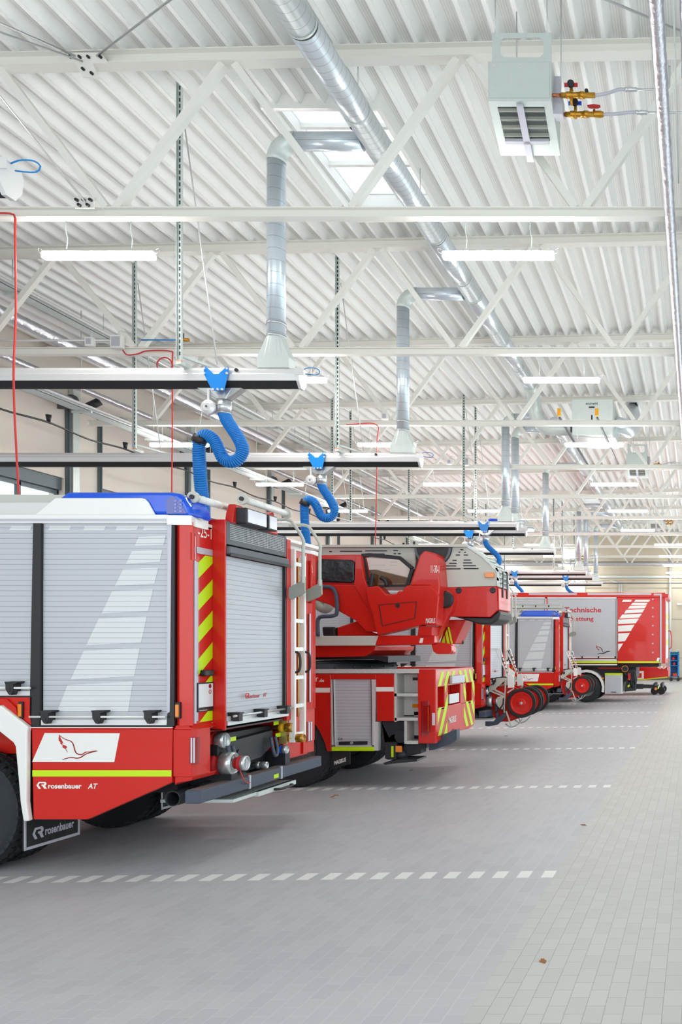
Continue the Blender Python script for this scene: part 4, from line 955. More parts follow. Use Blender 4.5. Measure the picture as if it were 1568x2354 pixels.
    MB().side(T(Yl, (1120, 712), (1395, 718), (1458, 662), (1470, 680), (1455, 735), (1400, 768), (1310, 768), (1210, 735)), Yl + .02, Yl + .72).build('belly_cover', 'black', cw, .02)
    k = MB(); k.side(T(11.95, (1018, 512), (1068, 508), (1108, 535), (1122, 590), (1100, 665), (1060, 730), (1000, 860), (970, 915), (960, 850), (1000, 780)), 11.98, 12.14)
    k.side(T(12.15, (990, 915), (1045, 730), (1190, 730), (1105, 915)), 12.3, 12.75)
    bm = k.build('boom_arm', 'red', r, .015)
    MB().lathe(pt(*c5((1050, 582))[0], 11.93), [(.001, 0), (.1, 0), (.125, .02), (.125, .06)], 28).build('pivot_cap', 'black', bm)
    MB().side(poly(c5((985, 912), (1038, 785), (1060, 800), (1068, 912)), 12.0), 12.26, 12.3).build('hazard_panel', 'red', r)
    k = MB(); k.side(poly(c5((985, 912), (1010, 850), (1018, 912)), 12.0), 12.25, 12.26); k.side(poly(c5((1018, 835), (1030, 805), (1052, 912), (1032, 912)), 12.0), 12.25, 12.26); k.side(poly(c5((1036, 785), (1048, 785), (1075, 912), (1062, 912)), 12.0), 12.25, 12.26)
    k.build('hazard_stripe', 'yellow', r)
    k = MB()
    for i in range(5): k.cyl(pt(*c5((1120 + i * 14, 875 + (i % 2) * 20))[0], 12.6), pt(*c5((1190, 885 + i * 6))[0], 12.7), .02, 8)
    k.build('hydraulic_fittings', 'dark', r)
    return r
LT = build_ladder_truck()
# ================================================================ further fire engines
KZ = .955
E3 = dup(E1, (-7.5 + .155, 8.35 + 8.95, ORG[E1.name][2]), 'red fire engine half hidden behind the turntable ladder truck')
E4 = dup(E1, (-7.5, 8.35 + 18.8, ORG[E1.name][2]), 'red fire engine with blue beacon in front of the large container truck'); E4.scale.z = KZ
for o in [o for o in bpy.data.objects if o.parent == E4 and o.name.startswith('beacon_fairing')]: bpy.data.objects.remove(o)
# drop small lettering and pull-out bits nobody can see on the two far copies
# ladder stowed on the roof of the far engine
ld = MB(); Yr = 26.6
for z in (2.98, 3.22): ld.box(-8.4, PX(1291, Yr), Yr, Yr + .06, z, z + .1); ld.box(-8.4, PX(1291, Yr), Yr + .42, Yr + .48, z, z + .1)
ld.box(-8.4, PX(1288, Yr), Yr + .0, Yr + .48, 3.33, 3.35)
rl = ld.build('roof_ladder', 'ladder'); tag(rl, 'pale grey ladder lying on the roof above the blue beacon of the far engine', 'ladder')
k = MB()
for i in range(9):
    x = -8.2 + i * .42
    for z in (3.02, 3.26): k.box(x, x + .04, Yr - .006, Yr + .0, z, z + .05)
k.build('rung_cap', 'black', rl)
# ================================================================ wheeled hose reels hooked to the rear of the engines
def build_cart():
    """two wheels, a large drum behind them, a striped push handle; built around the near wheel of the first one"""
    Y = 16.55; cx = PX(1198, Y); cz = PZ(1616.6, Y); q = lambda *p: poly([(1100 + x / 7.84, 1460 + y / 7.84) for x, y in p], Y)
    A = lambda x, y, Yp=Y: pt(1100 + x / 7.84, 1460 + y / 7.84, Yp)
    t = thing('hose_reel_cart', (cx, Y + .4, cz - .4), 'red hose reel cart with striped handle, front one behind the ladder truck', 'hose reel cart', 'wheeled hose reels hooked to the engines')
    for yo in (Y, Y + .62):
        w_ = MB().lathe((cx, yo, cz), [(.235, .02), (.245, .0), (.285, .0), (.298, .02), (.298, .055), (.285, .075), (.245, .075), (.235, .055), (.235, .02)], 40).build('wheel', 'rubber', t)
        MB().lathe((cx, yo, cz), [(.24, .03), (.225, .012), (.2, .012), (.19, .035), (.09, .035), (.08, .015), (.03, .01), (.001, .01)], 40).build('disc', 'red', w_)
        MB().lathe((cx, yo, cz), [(.03, -.005), (.001, -.008)], 16).build('hub', 'alu', w_)
    MB().cyl((cx, Y + .03, cz), (cx, Y + .66, cz), .015, 10).build('axle', 'alu', t)
    dx, dy_, dz = A(480, 1240)
    for yo in (Y + .12, Y + .52):
        MB().lathe((dx, yo, dz), [(.001, .0), (.08, 0), (.1, .012), (.34, .012), (.36, .0), (.37, .0), (.37, .02), (.36, .03), (.001, .03)], 48).build('drum_flange', 'red', t)
    MB().cyl((dx, Y + .14, dz), (dx, Y + .52, dz), .24, 28).build('hose_coil', 'greige', t)
    fr = MB()
    fr.side(q((170, 960), (215, 830), (290, 780), (460, 770), (520, 800), (510, 850), (440, 840), (300, 960), (290, 1000), (180, 1000)), Y + .06, Y + .09); fr.beam(A(290, 985, Y + .07), A(470, 1070, Y + .07), .02, .035)
    for a_, c_ in (((200, 1000), (470, 1110)), ((490, 800), (465, 1400)), ((500, 1370), (590, 1640)), ((640, 960), (520, 1040))): fr.beam(A(*a_, Y + .05), A(*c_, Y + .05), .022, .03)
    fr.side(q((330, 1120), (440, 1090), (460, 1200), (430, 1340), (370, 1320), (300, 1230)), Y + .03, Y + .05)
    fr.build('frame', 'ladder', t, .002)
    hd = MB(); st = MB()
    for a_, c_ in ((A(395, 250, Y + .06), A(535, 730, Y + .06)), (A(395, 250, Y + .62), A(535, 730, Y + .62))):
        hd.cyl(a_, c_, .014, 10)
        va, vc = Vector(a_), Vector(c_)
        for i in range(5): s0 = .3 + i * .14; st.cyl(va.lerp(vc, s0), va.lerp(vc, s0 + .045), .0155, 10)
    hd.cyl(A(395, 250, Y + .05), A(395, 250, Y + .63), .014, 10); hd.cyl(A(320, 260, Y + .06), A(510, 700, Y + .06), .012, 8)
    h_ = hd.build('push_handle', 'white', t); st.build('red_band', 'text_red', h_)
    MB().side(q((525, 730), (610, 720), (640, 760), (640, 945), (530, 950)), Y + .0, Y + .03).build('cover_plate', 'white', t)
    mt = MB(); mt.side(q((275, 1240), (330, 1300), (350, 1480), (460, 1400), (380, 1320), (400, 1300), (490, 1420), (470, 1490), (330, 1620), (180, 1650), (110, 1645), (110, 1560), (260, 1560), (310, 1500)), Y + .06, Y + .1)
    mt.build('carrier_hook', 'slate', t)
    k = MB(); k.lathe(A(250, 860, Y + .02), [(.02, 0), (.042, 0), (.042, .1), (.03, .1)], 20); k.build('release_tube', 'black', t)
    k = MB(); P = smooth_path([A(*p, Y + .3) for p in ((490, 1600), (580, 1660), (680, 1630), (760, 1560), (800, 1490))], .05); k.rings(P, .012, 8); k.build('stand', 'galv', t)
    k = MB(); P = smooth_path([A(*p, Y - .02) for p in ((450, 1140), (440, 1250), (380, 1330), (300, 1410))], .02); k.rings(P, [.012 if i % 2 else .016 for i in range(len(P))], 8); k.build('coil_cable', 'black', t)
    return t
C1 = build_cart(); l0 = Vector(C1.location)
C2 = dup(C1, l0 + Vector((-.02, .95, 0)), 'red hose reel cart tucked directly behind the front one')
# bay trailer hooks for the carts
pc = MB().side([(-4.0, .45), (-3.75, 1.05), (-3.6, 1.05), (-3.35, .5), (-3.45, .45), (-3.7, .85)], 18.1, 18.13); pc = None
k4 = Vector((PX(1338, 26.0) - PX(1198, 16.55), 26.0 - 16.55, PZ(1576.5, 26.0) - PZ(1616.6, 16.55)))
C3 = dup(C1, l0 + k4, 'red hose reel cart with striped handle, front one before the container truck')
C4 = dup(C1, l0 + k4 + Vector((-.02, .95, 0)), 'second red hose reel cart before the container truck, partly covered')
wp = MB(); wp.side([(PX(1232, 18.6), 1.12), (PX(1244, 18.6), 1.16), (PX(1262, 18.6), .72), (PX(1254, 18.6), .7)], 18.58, 18.62)
# ================================================================ swap-body container truck
def c7(*p): return [(1060 + x / 3.087, 1300 + y / 3.087) for x, y in p]
def build_container():
    Y = 29.6; YF = 32.1; fz = floor_z(-3.5)
    r = thing('container_truck', (-6, 30.85, fz), 'large red container truck with wide silver shutter and Technische Rettung lettering', 'truck')
    S = lambda *p: poly(c7(*p), Y)
    b = MB(); b.side(S((-450, 192), (1450, 192), (1450, 200), (1450, 695), (-450, 695)), Y + .02, YF)
    b.side(S((-450, 192), (1355, 192), (1368, 200), (1450, 197), (1450, 226), (1112, 226), (1112, 695), (1105, 695), (1105, 226), (-450, 226)), Y - .02, Y + .03)
    b.side(S((1112, 226), (1412, 226), (1412, 695), (1112, 695)), Y - .0, Y + .03)
    b.side(S((598, 226), (612, 226), (612, 280), (598, 280)), Y - .01, Y + .03)
    b.build('container', 'red', r, .01)
    for x0, x1 in ((-450, 598), (614, 1103)):
        sh = MB().side(S((x0, 235), (x1, 235), (x1, 650), (x0, 650)), Y - .0, Y + .02).build('side_shutter', 'shutter', r)
        k = MB(); k.side(S((x0, 225), (x1 + 8, 225), (x1 + 8, 235), (x0, 235)), Y - .02, Y + .03); k.side(S((x1, 225), (x1 + 8, 225), (x1 + 8, 672), (x1, 672)), Y - .02, Y + .03); k.side(S((x0, 663), (x1 + 8, 663), (x1 + 8, 680), (x0, 680)), Y - .02, Y + .03); k.build('shutter_frame', 'alulight', sh)
        k = MB(); k.side(S((x1 - 4, 237), (x1, 237), (x1, 662), (x1 - 4, 662)), Y - .015, Y); k.side(S((x0, 661), (x1, 661), (x1, 664), (x0, 664)), Y - .015, Y); k.build('seal', 'black', sh)
        k = MB().side(S((x0, 649), (x1 - 6, 649), (x1 - 6, 656), (x0, 656)), Y - .05, Y - .03); k.build('lift_bar', 'white', sh)
        for c_ in (x1 - 242, x1 - 126, x1 - 8): MB().side(S((c_ - 5, 645), (c_ + 5, 645), (c_ + 3, 661), (c_ - 3, 661)), Y - .07, Y).build('latch', 'black', sh)
    k = MB()
    for x0, x1 in ((-100, 403), (482, 823), (898, 1350)): k.side(S((x0, 196), (x1, 196), (x1, 209), (x0, 209)), Y - .025, Y - .02)
    k.side(S((1368, 200), (1425, 200), (1425, 212), (1368, 212)), Y - .025, Y - .02); k.side(S((1412, 200), (1424, 200), (1424, 692), (1412, 692)), Y - .026, Y - .0)
    k.build('reflector_strip', 'silver', r)
    a, c_ = c7((733, 297), (995, 333)); sidetext('Technische', a[0], a[1], c_[0], c_[1], Y - .0, 'text_red', r, off=.022)
    a, c_ = c7((783, 362), (940, 402)); sidetext('Rettung', a[0], a[1], c_[0], c_[1] , Y - .0, 'text_red', r, off=.022)
    k = MB()
    for P in (((1150, 243), (1213, 243), (1205, 258), (1142, 258)), ((1238, 243), (1343, 243), (1333, 258), (1228, 258)), ((1218, 264), (1325, 264), (1313, 281), (1205, 281)), ((1198, 287), (1317, 284), (1303, 303), (1184, 306)), ((1172, 315), (1303, 309), (1287, 333), (1157, 341)), ((1144, 348), (1284, 342), (1264, 369), (1124, 377)), ((1115, 384), (1262, 376), (1240, 410), (1115, 416)), ((1115, 427), (1232, 420), (1205, 465), (1115, 470)), ((1115, 482), (1199, 478), (1164, 537), (1115, 541)), ((1115, 556), (1151, 553), (1115, 610))):
        k.side(S(*P), Y - .006, Y - .0)
    k.build('reflective_figure', 'white', r)
    crane(lambda x, y: (1060 + (960 + (x - 816) * .187) / 3.087, 1300 + (568 + (y - 295) * .175) / 3.087), Y - .0, r, lw=.007)
    MB().side(S((-450, 679), (1108, 679), (1108, 692), (-450, 692)), Y - .03, Y - .02).build('side_stripe', 'yellow', r)
    MB().side(S((1113, 679), (1412, 679), (1412, 691), (1113, 691)), Y - .01, Y - .0).build('side_stripe', 'yellow', r)
    k = MB()
    for yy in (240, 300, 362, 427, 490, 553, 618): k.lathe(pt(*c7((1361, yy))[0], Y - .012), [(.001, 0), (.03, 0), (.03, .02)], 12)
    for yy in (240,): pass
    k.build('rivets', 'silver', r)
    MB().side(S((1393, 655), (1411, 655), (1405, 678), (1387, 678)), Y - .012, Y).build('decal', 'white', r)
    xr = PX(1530, Y)
    k = MB(); k.rear([(Y + .25, 3.65), (YF - .3, 3.65), (YF - .3, 1.55), (Y + .25, 1.55)], xr, xr + .015); db = k.build('notice_board', 'plate', r)
    k = MB()
    for z in (2.05, 2.6, 3.0): k.box(xr + .015, xr + .02, Y + .35, YF - .5, z, z + .22)
    k.build('green_label', 'yellow', db)
    k = MB(); k.box(xr - .02, xr + .1, Y + .0, YF, 3.75, 3.88); k.build('rear_rim', 'red', r)
    MB().rings(smooth_path([(xr, YF - .2, 2.6), (xr + .12, YF - .2, 2.55), (xr + .14, YF - .2, 2.0), (xr, YF - .2, 1.9)], .05), .02, 8).build('locking_bar', 'red', r)
    k = MB(); k.side(S((-450, 700), (1108, 700), (1108, 708), (-450, 708)), Y - .02, Y, 1); k.side(S((-450, 696), (1405, 696), (1400, 720), (-450, 745)), Y + .3, YF - .3)
    k.side(S((760, 735), (1235, 722), (1235, 800), (1150, 830), (1140, 900), (1020, 900), (1010, 800), (760, 760)), Y + .5, YF - .3)
    k.build('underframe', ['dark', 'white'], r)
    k = MB(); k.side(S((945, 722), (1140, 724), (1140, 738), (975, 736)), Y + .4, Y + .5); k.build('hook_rail', 'red', r)
    k = MB(); k.side(S((1020, 775), (1145, 775), (1145, 912), (1020, 912)), Y + .05, Y + .6); bx = k.build('storage_box', 'alulight', r, .01)
    MB().side(S((1033, 785), (1135, 785), (1135, 905), (1033, 905)), Y + .02, Y + .05).build('box_shutter', 'shutter', bx)
    MB().side(S((1021, 765), (1145, 765), (1145, 776), (1021, 776)), Y + .0, Y + .6).build('box_stripe', 'yellow', bx)
    MB().side(S((1065, 896), (1100, 896), (1100, 901), (1065, 901)), Y + .0, Y + .02).build('shutter_handle', 'black', bx)
    k = MB(); k.lathe(pt(*c7((1163, 733))[0], Y + .1), [(.001, 0), (.13, 0), (.13, .3)], 24); rl_ = k.build('cable_reel', 'black', r)
    MB().lathe(pt(*c7((1163, 733))[0], Y + .09), [(.105, 0), (.12, 0), (.12, .02)], 28).build('reel_rim', 'amber', rl_)
    k = MB()
    k.side(S((1175, 745), (1225, 740), (1240, 770), (1245, 810), (1235, 850), (1235, 890), (1175, 895), (1155, 900)), Y + .2, Y + .6)
    for i in range(6): k.cyl(pt(*c7((1160 + i * 14, 760 + (i * 37) % 90))[0], Y + .1), pt(*c7((1185 + i * 10, 800 + (i * 23) % 70))[0], Y + .2), .03, 8)
    k.build('hydraulic_block', 'dark', r)
    k = MB(); k.side(S((1185, 765), (1202, 765), (1200, 815), (1185, 812)), Y + .02, Y + .1); k.build('extinguisher', 'red', r)
    k = MB(); k.side(S((1180, 855), (1192, 845), (1198, 855), (1186, 866)), Y + .02, Y + .1); k.build('decal', 'yellow', r)
    k = MB(); k.side(S((1195, 848), (1282, 848), (1282, 884), (1195, 884)), Y + .8, Y + 1.1); k.side(S((1282, 852), (1370, 854), (1370, 880), (1282, 880)), Y + .85, Y + 1.05); tb = k.build('tow_arm', 'dark', r, .01)
    k = MB(); k.side(S((1368, 856), (1395, 856), (1385, 885), (1368, 888)), Y + .5, Y + 1.4); k.build('crossbar', 'black', tb)
    MB().box(PX(c7((1395, 0))[0][0], Y + .5), PX(c7((1397, 0))[0][0], Y + .5), Y + .55, Y + 1.35, PZ(c7((0, 878))[0][1], Y + .5), PZ(c7((0, 860))[0][1], Y + .5)).build('reflector_strip', 'yellow', tb)
    MB().lathe(pt(*c7((1382, 875))[0], Y + .47), [(.001, 0), (.05, 0), (.05, .03)], 16).build('marker_lamp', 'amber', tb)
    cx = PX(1349, Y + .2); cz = fz + .52
    for x_ in (cx, cx - 1.4, cx - 6.5):
        for yy in (Y + .1, YF - .4): wheel(r, x_, yy, cz, .52, .3)
    k = MB(); P = []
    for i in range(13): a = math.pi * (1.08 - i / 12 * 1.16); P.append((cx + .66 * math.cos(a), cz + .66 * math.sin(a)))
    for i in range(12, -1, -1): a = math.pi * (1.08 - i / 12 * 1.16); P.append((cx + .57 * math.cos(a), cz + .57 * math.sin(a)))
    k.side(P, Y + .05, Y + .5); k.build('fender', 'white', r)
    MB().side(S((1000, 795), (1012, 795), (1012, 808), (1000, 808)), Y + .05, Y + .08).build('marker_lamp', 'amber', r)
    k = MB(); k.box(-13.2, -11.0, Y, YF, .6, 3.2); k.build('cab', 'red', r, .05)
    return r
build_container()
# red vehicle behind the container truck
def build_behind():
    Y = 34.0; S = lambda *p: poly([(1380 + x / 8.34, 1500 + y / 8.34) for x, y in p], Y)
    r = thing('trailer', (-6, 35.2, floor_z(-6)), 'low red trailer body with slanting yellow stripe, seen under the container truck', 'trailer')
    k = MB(); k.side(S((-4000, 278), (1305, 278), (1308, 465), (920, 528), (690, 532), (-4000, 532)), Y, Y + 2.4); k.build('body', 'red', r, .02)
    k = MB(); k.side(S((-600, 505), (865, 505), (1290, 462), (1290, 478), (870, 524), (-600, 524)), Y - .01, Y); k.build('side_stripe', 'yellow', r)
    k = MB(); k.side(S((665, 355), (835, 355), (835, 505), (700, 505), (700, 485), (795, 485), (795, 398), (665, 398)), Y - .012, Y); k.build('white_outline', 'white', r)
    k = MB(); k.side(S((1278, 160), (1302, 160), (1302, 340), (1285, 345)), Y - .012, Y + .1); k.build('reflector_strip', 'silver', r)
    k = MB(); k.side(S((1275, 150), (1308, 150), (1308, 300), (1275, 300)), Y, Y + .3); k.build('corner_post', 'red', r)
    for q_ in (1145, 1215):
        a0 = S((q_, 255))[0]; k = MB(); P = smooth_path([(a0[0] + .1 * math.cos(a), Y - .06, a0[1] + .1 * math.sin(a)) for a in [math.pi + i * math.pi / 6 for i in range(7)]], .03); k.rings(P, .022, 8); k.build('tie_hook', 'white', r)
    for x_ in (PX(1505, Y + .5), PX(1521, Y + .5), -9): 
        fzz = floor_z(x_)
        for yy in (Y + .3, Y + 2.0): MB().lathe((x_, yy, fzz + .16), [(.001, 0), (.14, 0), (.16, .03), (.16, .15), (.001, .18)], 20).build('castor', 'rubber', r)
        MB().box(x_ - .05, x_ + .05, Y + .35, Y + 2.1, fzz + .25, .45).build('castor_leg', 'dark', r)
    return r
build_behind()
# tool trolley at the end wall
def build_trolley():
    Y = 48.4; x0, x1 = PX(1541, Y), PX(1561.5, Y)
    r = thing('tool_trolley', ((x0 + x1) / 2, Y + .3, 0), 'blue tool trolley with open shelves on castors against the end wall', 'trolley')
    k = MB(); k.box(x0, x0 + .03, Y, Y + .6, .25, 1.72); k.box(x1 - .09, x1, Y, Y + .6, .25, 1.75)
    for z in (.25, .9, 1.2, 1.55, 1.7): k.box(x0, x1, Y, Y + .6, z, z + .035)
    k.box(x0, x1, Y + .57, Y + .6, .25, 1.7); k.build('frame', 'blueplastic', r)
    for x in (x0 + .05, x1 - .06):
        for y in (Y + .06, Y + .54): MB().cyl((x, y - .025, .1), (x, y + .025, .1), .1, 16).box(x - .02, x + .02, y - .02, y + .02, .1, .25).build('castor', 'black', r)
    def item(nm, xa, xb, z0, z1, m, lab, cat, shape='box'):
        g = MB()
        if shape == 'can':
            g.side([(xa, z0), (xb, z0), (xb, z1 - .06), (xb - .05, z1 - .02), (xa + .06, z1 - .02), (xa, z1 - .06)], Y + .1, Y + .3); g.cyl((xa + .05, Y + .2, z1 - .03), (xa + .05, Y + .2, z1), .025, 10)
        elif shape == 'disc':
            c = ((xa + xb) / 2, Y + .1, (z0 + z1) / 2); g.lathe(c, [(.001, 0), (.05, 0), (.08, .02), ((xb - xa) / 2, .02), ((xb - xa) / 2, .08), (.001, .08)], 24)
        else: g.box(xa, xb, Y + .05, Y + .4, z0, z1)
        return tag(g.build(nm, m, None, .01), lab, cat)
    item('crate', x0 + .04, x1 - .1, 1.59, 1.695, 'green', 'dark green crate on the top shelf of the blue trolley', 'crate')
    item('hose_coil', x0 + .08, x0 + .26, 1.236, 1.42, 'red', 'round red coil on the upper shelf of the blue trolley', 'coil', 'disc')
    item('tool_case', x0 + .04, x0 + .14, .286, .55, 'dark', 'dark tool case on the bottom shelf of the blue trolley', 'case')
    item('canister', x0 + .16, x0 + .27, .286, .5, 'orange', 'left orange canister at the bottom of the blue trolley', 'canister', 'can')
    item('canister', x0 + .29, x0 + .4, .286, .5, 'orange', 'right orange canister at the bottom of the blue trolley', 'canister', 'can')
    item('power_tool', x0 + .14, x0 + .3, .936, 1.1, 'cablered', 'small red power tool on the middle shelf of the blue trolley', 'tool', 'disc')
build_trolley()
# pipes and cable ducts on the end wall
for px, lab in ((1541, 'white vertical downpipe on the end wall above the tool trolley'),):
    x = PX(px, 50.8); tag(MB().cyl((x, 50.8, .16), (x, 50.8, 8.9), .085, 14).build('downpipe', 'alulight'), lab, 'pipe', )
for px, lab in ((1424, 'left of two thin pipes on the end wall'), (1429, 'right of two thin pipes on the end wall')):
    x = PX(px, 50.85); tag(MB().rings([(x - .6 , 50.85, 6.15), (x, 50.85, 5.9), (x, 50.85, .05)], .045, 8).build('wall_pipe', 'alulight'), lab + ', running down beside the rails', 'pipe', 'thin pipes on the end wall')
k = MB(); k.box(-6.9, XR - .05, 50.72, 50.94, 6.3, 6.42); tag(k.build('cable_tray', 'galv'), 'long horizontal cable tray along the end wall under the roof', 'cable tray')
for z, lab in ((7.25, 'thin grey conduit on the end wall above the cable tray'), (5.95, 'thin dark cable on the end wall below the cable tray')):
    tag(MB().cyl((-13.9, 50.55, z), (XR - .1, 50.55, z), .03, 8).build('conduit', 'grey'), lab, 'conduit')
k = MB(); xw = PX(1562, 50.8); k.box(xw - .15, xw + .12, 50.8, 50.93, 4.62, 4.75); tag(k.build('wall_camera', 'white', None, .02), 'small white device on the end wall at the right edge', 'camera')
# leaves on the floor
for i, (px, py) in enumerate(((772, 1822), (764, 1826), (1342, 1897), (945, 1766), (1248, 2210), (1163, 1689), (802, 1801))):
    Yf = FH_ = H * F / (py - VY); x = PX(px, Yf); z = floor_z(x) + .004; s_ = .035
    g = MB(); a = i * 1.3
    P = [(x + s_ * q_ * math.cos(a + t_), Yf + s_ * q_ * math.sin(a + t_), z + .006 * math.sin(3 * t_)) for t_, q_ in ((0, 1.3), (.6, .6), (1.5, .7), (2.6, .6), (3.14, 1.2), (3.7, .5), (4.7, .7), (5.6, .6))]
    c = (x, Yf, z + .006); g.add(P + [c], [(j, (j + 1) % 8, 8) for j in range(8)])
    o = g.build('leaf', mat('dry_leaf', (150, 96, 50), .7) if i == 0 else bpy.data.materials['dry_leaf']); so = o.modifiers.new('t', 'SOLIDIFY'); so.thickness = .0015
    tag(o, ['curled brown leaf on the tiles beside the second dashed line', 'small brown leaf left of the curled one by the second dashed line', 'dry leaf lying right at the pale path edge', 'dry leaf on the grey tiles under the ladder truck tail', 'tiny brown leaf alone on the pale path tiles in the foreground', 'brown leaf on the grey tiles below the reel carts', 'leaf crumb on the second dashed line near the engine bumper'][i], 'leaf', 'dry leaves on the floor')
# ================================================================ ventilation ducts
MX, MZ = -4.07, 8.32
def main_duct(ya, yb, label):
    t = thing('main_duct', (MX, ya, MZ), label, 'duct', 'round galvanised main ducts')
    y = ya; step = 2.15
    while y < yb - .05:
        e = min(yb, y + step)
        s_ = MB().rings([(MX, y + .012, MZ), (MX, e - .012, MZ)], .165, 32).build('duct_section', 'galvduct', t)
        k = MB().rings([(MX, e - .04, MZ), (MX, e - .015, MZ)], .171, 32); k.rings([(MX, e - .014, MZ), (MX, e - .002, MZ)], .168, 32, 1); k.build('joint_ring', ['galv', 'black'], t)
        y = e
    y = ya + 1.2
    while y < yb:
        k = MB().cyl((MX + .02, y, MZ + .166), (MX + .02, y, deck_z(MX) - .0), .006, 6); k.rings([(MX, y - .012, MZ), (MX, y + .012, MZ)], .169, 32); k.build('suspension_rod', 'galv', t); y += 2.2
    return t
main_duct(2.0, 19.9, 'large round galvanised duct running diagonally across the top of the picture')
main_duct(23.3, 47.5, 'round galvanised duct continuing beyond the grey fan cabinet')
# drop ducts down onto the extraction rails
RAILS = [(10.4, 0), (14.87, 0), (22.8, 0), (24.0, 0), (28.8, 0), (36.9, 0), (39.2, 0), (43.0, 0)]
DX = -5.33; RT = 5.43
def drop_duct(y, label, r=.11, top=MZ, toX=MX - .17):
    t = thing('drop_duct', (DX, y, RT), label, 'duct', 'drop ducts above the extraction rails')
    hs = MB().cyl((DX + .26, y, top), (toX, y, top), r, 24); hs.build('branch_pipe', 'galvpipe', t)
    el = [(DX + .26 - .26 * math.sin(a), y, top - .26 + .26 * math.cos(a)) for a in [i * math.pi / 16 for i in range(9)]]
    MB().rings(el, r + .006, 24).build('elbow', 'galv', t)
    MB().cyl((DX, y, top - .26), (DX, y, RT + .42), r, 24).build('pipe', 'galvpipe', t)
    k = MB()
    for z in (RT + .4, RT + .56): k.rings([(DX, y, z), (DX, y, z + .03)], r + .008, 24)
    k.build('clamp_ring', 'alu', t)
    n = 24; k = MB(); top_ = [(DX + r * math.cos(2 * math.pi * i / n), y + r * math.sin(2 * math.pi * i / n), RT + .42) for i in range(n)]
    bot = []
    for i in range(n):
        a = 2 * math.pi * i / n; c, s_ = math.cos(a), math.sin(a); q = max(abs(c), abs(s_)); bot.append((DX + .2 * c / q, y + .085 * s_ / q, RT + .13)); 
    k.add(top_ + bot, [(i + n, (i + 1) % n + n, (i + 1) % n, i) for i in range(n)]); k.add([(b_[0], b_[1], RT + .13) for b_ in bot] + [(b_[0], b_[1], RT + .0) for b_ in bot], [(i + n, (i + 1) % n + n, (i + 1) % n, i) for i in range(n)])
    k.build('flared_hood', 'galv', t)
    return t
RN = ['the nearest rail', 'the second rail', 'the third rail', 'the fourth rail', 'the fifth rail', 'the sixth rail', 'the seventh rail', 'the farthest rail']
D0 = drop_duct(10.4, 'vertical galvanised drop duct feeding ' + RN[0])
for i, (y, _) in enumerate(RAILS[1:]): dup(D0, (DX, y, RT), 'vertical galvanised drop duct feeding ' + RN[i + 1])
# ================================================================ extraction rails
RX1 = -5.03
def build_rail(y):
    t = thing('extraction_rail', (RX1 - 4, y, RT - .23), '', 'rail', 'aluminium extraction rails above the vehicles')
    sec = [(-.075, 0), (.075, 0), (.095, -.035), (.095, -.07), (.1, -.085), (.085, -.16), (-.085, -.16), (-.1, -.085), (-.095, -.07), (-.095, -.035)]
    n = len(sec); x0 = XL + .15
    k = MB(); k.add([(x, y + a, RT + c) for x in (x0, RX1) for a, c in sec], [tuple(range(n - 1, -1, -1)), tuple(range(n, 2 * n))] + [(i, (i + 1) % n, (i + 1) % n + n, i + n) for i in range(n)]); k.build('profile', 'alulight', t)
    k = MB(); sec = [(-.08, -.16), (.08, -.16), (.03, -.235), (-.03, -.235)]; n = 4
    k.add([(x, y + a, RT + c) for x in (x0, RX1 + .02) for a, c in sec], [tuple(range(n - 1, -1, -1)), tuple(range(n, 2 * n))] + [(i, (i + 1) % n, (i + 1) % n + n, i + n) for i in range(n)]); k.build('rubber_seal', 'rubber', t)
    k = MB(); sec = [(-.09, .008), (.09, .008), (.115, -.06), (.1, -.17), (.04, -.25), (-.04, -.25), (-.1, -.17), (-.115, -.06)]; n = 8
    k.add([(x, y + a * q, RT + c) for x, q in ((RX1 + .0, 1), (RX1 + .035, 1)) for a, c in sec], [tuple(range(n - 1, -1, -1)), tuple(range(n, 2 * n))] + [(i, (i + 1) % n, (i + 1) % n + n, i + n) for i in range(n)])
    k.box(RX1 - .02, RX1 + .1, y - .118, y - .11, RT - .1, RT - .02); k.build('end_plate', 'alulight', t)
    MB().lathe((-5.78, y - .1, RT - .035), [(.001, -.01), (.022, -.01), (.022, .01)], 12).build('stop_bolt', 'black', t)
    MB().rings(smooth_path([(RX1 + .03, y, RT), (RX1 + .1, y, RT + .025), (RX1 + .2, y, RT + .02), (RX1 + .25, y, RT - .02), (RX1 + .22, y, RT - .06), (RX1 + .14, y, RT - .06), (RX1 + .06, y, RT - .05)], .03), .006, 6).build('cable_loop', 'blueplastic', t)
    return t
R0 = build_rail(10.4); R0['label'] = 'silver extraction rail with black rubber lip, nearest full one above the beacon'
for i, (y, _) in enumerate(RAILS[1:]): dup(R0, (RX1 - 4, y, RT - .23), 'silver extraction rail with black rubber lip, %s from the camera' % ['second', 'third', 'fourth', 'fifth', 'sixth', 'seventh', 'eighth'][i])
dup(R0, (RX1 - 4, 5.98, RT - .23), 'blunt end of an extraction rail jutting in at the upper left edge')
